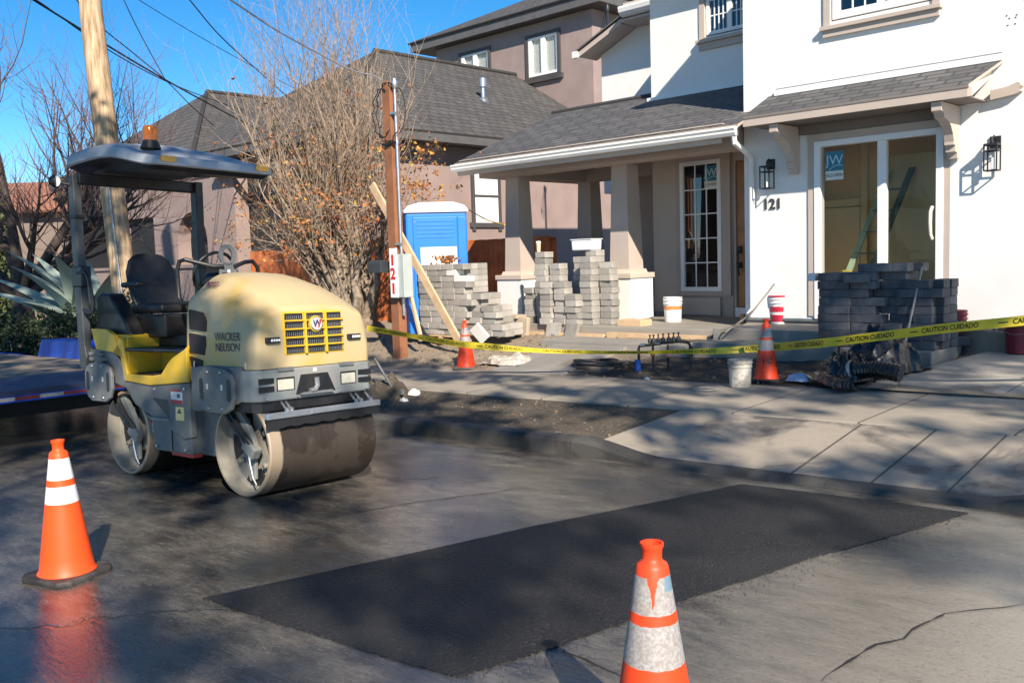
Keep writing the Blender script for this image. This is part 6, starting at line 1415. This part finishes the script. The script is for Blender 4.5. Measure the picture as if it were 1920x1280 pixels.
# hedge
def blob(mb,c,rx,ry,rz_,n,s0,s1,mis=(0,),shell=.55,seed=0):
    for _ in range(n):
        d=V((rt.gauss(0,1),rt.gauss(0,1),rt.gauss(0,1))).normalized(); k=shell+(1-shell)*rt.random()
        k*=1+.25*noise.noise(d*2.2+V((seed,0,0)))
        p=V(c)+V((d.x*rx*k,d.y*ry*k,d.z*rz_*k))
        leafq(mb,p,rt.uniform(s0,s1),rt.choice(mis))
m_hedge=leafmat('leaf_hedge',((.018,.032,.012),(.045,.07,.025))); m_hedge2=leafmat('leaf_hedge_light',((.05,.075,.03),(.10,.13,.05)))
hc=atd(95,665,15.6); o=thing('hedge','dark clipped rosemary hedge behind the flatbed trailer','hedge',(hc.x,hc.y,.0)); mb=MB(); tips=[]
for s in lin(-2.6,1.5,9): blob(mb,tuple(Rv*s+V((0,0,.50+.05*math.sin(s*3)))),.48,.42,.52,1700,.04,.085,(0,0,0,1),.5,s)
mb.build('foliage',[m_hedge,m_hedge2],o)
for s in (-2,-.6,.8): MB().tube([tuple(Rv*s+V((0,0,-.2))),tuple(Rv*s+V((0,0,.7)))],.04,6).build('stem',m_bark,o)
hc=atd(258,620,14.9); o=thing('hedge','small grey green shrub between the agave and the roller seat','shrub',(hc.x,hc.y,.1)); mb=MB(); blob(mb,(0,0,.55),.55,.4,.75,2400,.03,.07,(0,1,1),.3,9); mb.build('foliage',[m_hedge,m_hedge2],o); MB().tube([(0,0,-.1),(0,0,.6)],.03,6).build('stem',m_bark,o)
# agave
m_agave=NB('agave_leaf'); nz=m_agave.noise(2.5,4); m_agave.bump(m_agave.noise(30,3),.1,.01); m_agave=m_agave.set(m_agave.mix(nz,(.20,.27,.23),(.42,.48,.42)),.6)
ac=atd(172,580,16.8); o=thing('agave','huge pale grey green agave rosette behind the hedge','agave',(ac.x,ac.y,.3))
for i in range(22):
    a=i*2.4; el=R(32+52*((i*7)%22)/22); L=rt.uniform(1.6,2.2); d=V((math.cos(a),math.sin(a),0)); mb=MB(); vs=[]; n=9
    for k in range(n+1):
        t=k/n; w_=.20*(1-.15*(1-t*3 if t<.33 else 0))*min(1,(1-t)*1.7+.03)*(.75+.6*min(t*2,1)); e=el*(1-.25*t); 
        c=d*(L*t*math.cos(e))+V((0,0,L*t*math.sin(e)-.1*t*t)); s_=V((-d.y,d.x,0)); nrm=s_.cross(d*math.cos(e)+V((0,0,math.sin(e)))).normalized()
        th=.035*(1-t)+.004
        vs+=[tuple(c+s_*w_),tuple(c-nrm*(w_*.55)),tuple(c-s_*w_),tuple(c-nrm*(w_*.55+th))] if nrm.z<0 else [tuple(c+s_*w_),tuple(c-nrm*(-w_*-.55)),tuple(c-s_*w_),tuple(c-nrm*(w_*.55+th))]
    fs=[(k*4+j,k*4+(j+1)%4,(k+1)*4+(j+1)%4,(k+1)*4+j) for k in range(n) for j in range(4)]
    mb.add(vs,fs,0,True).build('leaf',m_agave,o,sharp=60)
# conifer at the far left edge
m_con=leafmat('leaf_conifer',((.05,.07,.025),(.12,.14,.05)))
cc=atd(-12,560,24); o=thing('conifer','tall narrow olive green conifer at the left picture edge','tree',(cc.x,cc.y,-.2)); mb=MB()
for k in range(16):
    z=.5+k*.36; r=max(.18,1.0*(1-k/17)); blob(mb,(0,0,z),r,r,.42,620,.08,.17,(0,),.4,k)
mb.build('crown',[m_con],o); MB().tube([(0,0,-.3),(0,0,5.4)],[.16,.04],8).build('trunk',m_bark,o)
# background greenery closing the horizon at far left and right
m_far=leafmat('leaf_far',((.03,.045,.02),(.07,.09,.035)))
for i,(px,d,h_,lab) in enumerate(((-140,30,4.5,'round dark tree far left beyond the cream house'),(60,48,3.0,'low dark tree behind the terracotta roof'))):
    p=atd(px,520,d); o=thing('broadleaf_tree',lab,'tree',(p.x,p.y,-.3)); mb=MB(); 
    for k in range(9): blob(mb,(rt.uniform(-1.6,1.6),rt.uniform(-1.6,1.6),h_*.5+rt.uniform(-.5,1.3)),1.4,1.4,1.1,420,.16,.34,(0,),.4,k)
    mb.build('crown',[m_far],o); MB().tube([(0,0,0),(0,0,h_*.6)],[.25,.12],8).build('trunk',m_bark,o)
# ------------------------------------------------------------------ street trees on the camera's side: they stand outside the frame and throw the dappled shade
sd_=V((1.62,-1,1.28)); m_street=leafmat('leaf_street',((.03,.05,.02),(.07,.10,.04)))
LIT=[(-7.2,7.15,1.1,.36),(-5.7,7.0,.45,.4),(-5.3,1.9,.95,.95),(-6.2,2.35,.75,.65),(-1.8,3.4,1.2,1.3),(-1.2,2.2,1.4,1.0)]
def shade_amount(x,y):
    # wanted density of leaves along the ray that ends on this ground point: clear-cut clumps and gaps
    if x<-9.4 and x>-14.2 and y>9.55: return 0
    if x<=-14.2: return 1.0 if y<10.2 and noise.noise(V((x*.7,y*1.2,2)))>-.25 else 0
    lim=11.35 if x>-9.3 else 9.6
    if -9.7<x<-7.6: lim=10.1
    if -7.3<x<-3.2: lim=12.4
    if y>lim: return 0
    if y>11.3: return 1.6
    for cx,cy,rx_,ry_ in LIT:
        if ((x-cx)/rx_)**2+((y-cy)/ry_)**2<1: return 0.0
    n=noise.noise(V((x*.75+y*.35,y*1.5-x*.25,3.3)))+.45*noise.noise(V((x*1.7+y,y*3.2,8.1)))
    th=.10
    if x>-6.6 and y<6.2: th=.24
    if y>6.2 and y<9.3: th=.03
    if -8.3<x<-3.6 and 9.3<y<11.35: th=-.6
    if -14<x<-7 and 3.6<y<6.7: th=-.02
    if x<-9 and y<6: th=-.10
    if ((x+7.9)/1.5)**2+((y-4.9)/.95)**2<1: th=.22
    if -13.2<x<-9.6 and 5.2<y<6.9: th=-.5
    if x>-3.6 and 9.2<y: th=-.15
    return 1.35 if n>th else (.10 if n>th-.08 else 0)
crowns={0:[],1:[],2:[]}
cnt=0
for _ in range(30000):
    x=rt.uniform(-23,.5); y=rt.uniform(.2,12.4)
    if rt.random()>shade_amount(x,y)/1.6: continue
    zt=rt.uniform(9.5,12.5); p=V((x,y,0))+sd_*(zt/1.28)
    k=0 if p.x<1 else (1 if p.x<7.5 else 2); crowns[k].append(p); cnt+=1
labs=('leafy street tree beside the road on the camera side, leftmost of three','leafy street tree beside the road on the camera side, middle of three','leafy street tree beside the road on the camera side, rightmost of three')
bases=(V((-4,-9.5,-.1)),V((5,-8.5,0)),V((12,-8.5,.1)))
for k in range(3):
    o=thing('street_tree',labs[k],'tree',tuple(bases[k]),'street trees opposite the house'); mb=MB(); c=V((0,0,0))
    for p in crowns[k]:
        for _ in range(2): leafq(mb,p-bases[k]+V((rt.uniform(-.14,.14),rt.uniform(-.14,.14),rt.uniform(-.14,.14))),rt.uniform(.16,.26))
        c+=p
    mb.build('crown',[m_street],o)
    c=c/max(1,len(crowns[k]))-bases[k]; tb_=MB(); tb_.tube([(0,0,-.3),(0,0,3.8),tuple(V((0,0,7))+V((c.x,c.y,0))*.25)],[.38,.32,.26],10)
    st0=V((0,0,7))+V((c.x,c.y,0))*.25
    for q in range(14):
        if crowns[k]:
            e=rt.choice(crowns[k])-bases[k]; m_=st0.lerp(e,.5)+V((0,0,.5)); bad=False
            for f_ in lin(0,1,12):
                Pw=(st0.lerp(m_,f_*2) if f_<.5 else m_.lerp(e,f_*2-1))+bases[k]; G=Pw-sd_*(Pw.z/1.28)
                if any(((G.x-cx)/(rx_+.5))**2+((G.y-cy)/(ry_+.5))**2<1 for cx,cy,rx_,ry_ in LIT[2:]): bad=True
            if not bad: tb_.tube([tuple(st0),tuple(m_),tuple(e)],[.08,.05,.02],5)
    tb_.build('trunk',m_bark,o)
# every bolt, slot, trim strip and the like is a part of its own
def explode(o):
    bm=bmesh.new(); bm.from_mesh(o.data); bm.verts.ensure_lookup_table(); seen=set(); comps=[]
    for v in bm.verts:
        if v.index in seen: continue
        st=[v]; seen.add(v.index); c=[]
        while st:
            x=st.pop(); c.append(x.index)
            for e in x.link_edges:
                y=e.other_vert(x)
                if y.index not in seen: seen.add(y.index); st.append(y)
        comps.append(c)
    if len(comps)<2 or len(comps)>60: bm.free(); return
    me0=o.data; ps=[(list(p.vertices),p.material_index,p.use_smooth) for p in me0.polygons]; co=[v.co.copy() for v in me0.vertices]; bm.free(); nm=o.name.split('.')[0]
    for k,c in enumerate(comps):
        ix={q:i for i,q in enumerate(c)}; me=bpy.data.meshes.new(nm); pp=[p for p in ps if p[0][0] in ix]
        me.from_pydata([co[q] for q in c],[],[[ix[q] for q in p[0]] for p in pp])
        for m in me0.materials: me.materials.append(m)
        me.polygons.foreach_set('material_index',[p[1] for p in pp]); me.polygons.foreach_set('use_smooth',[p[2] for p in pp]); me.update()
        if k==0: o.data=me
        else:
            n_=o.copy(); n_.data=me; COL.objects.link(n_); n_.parent=o.parent
for o in list(COL.objects):
    if o.type=='MESH' and o.name.split('.')[0] in ('window_trim','bumper_slot','bolt','slot','hinge','label','union_nut','wall_panel','post_clamp','conduit_strap','wall_anchor','form_board','end_opening','light_lens','reflective_strip'): explode(o)
bpy.context.view_layer.update()
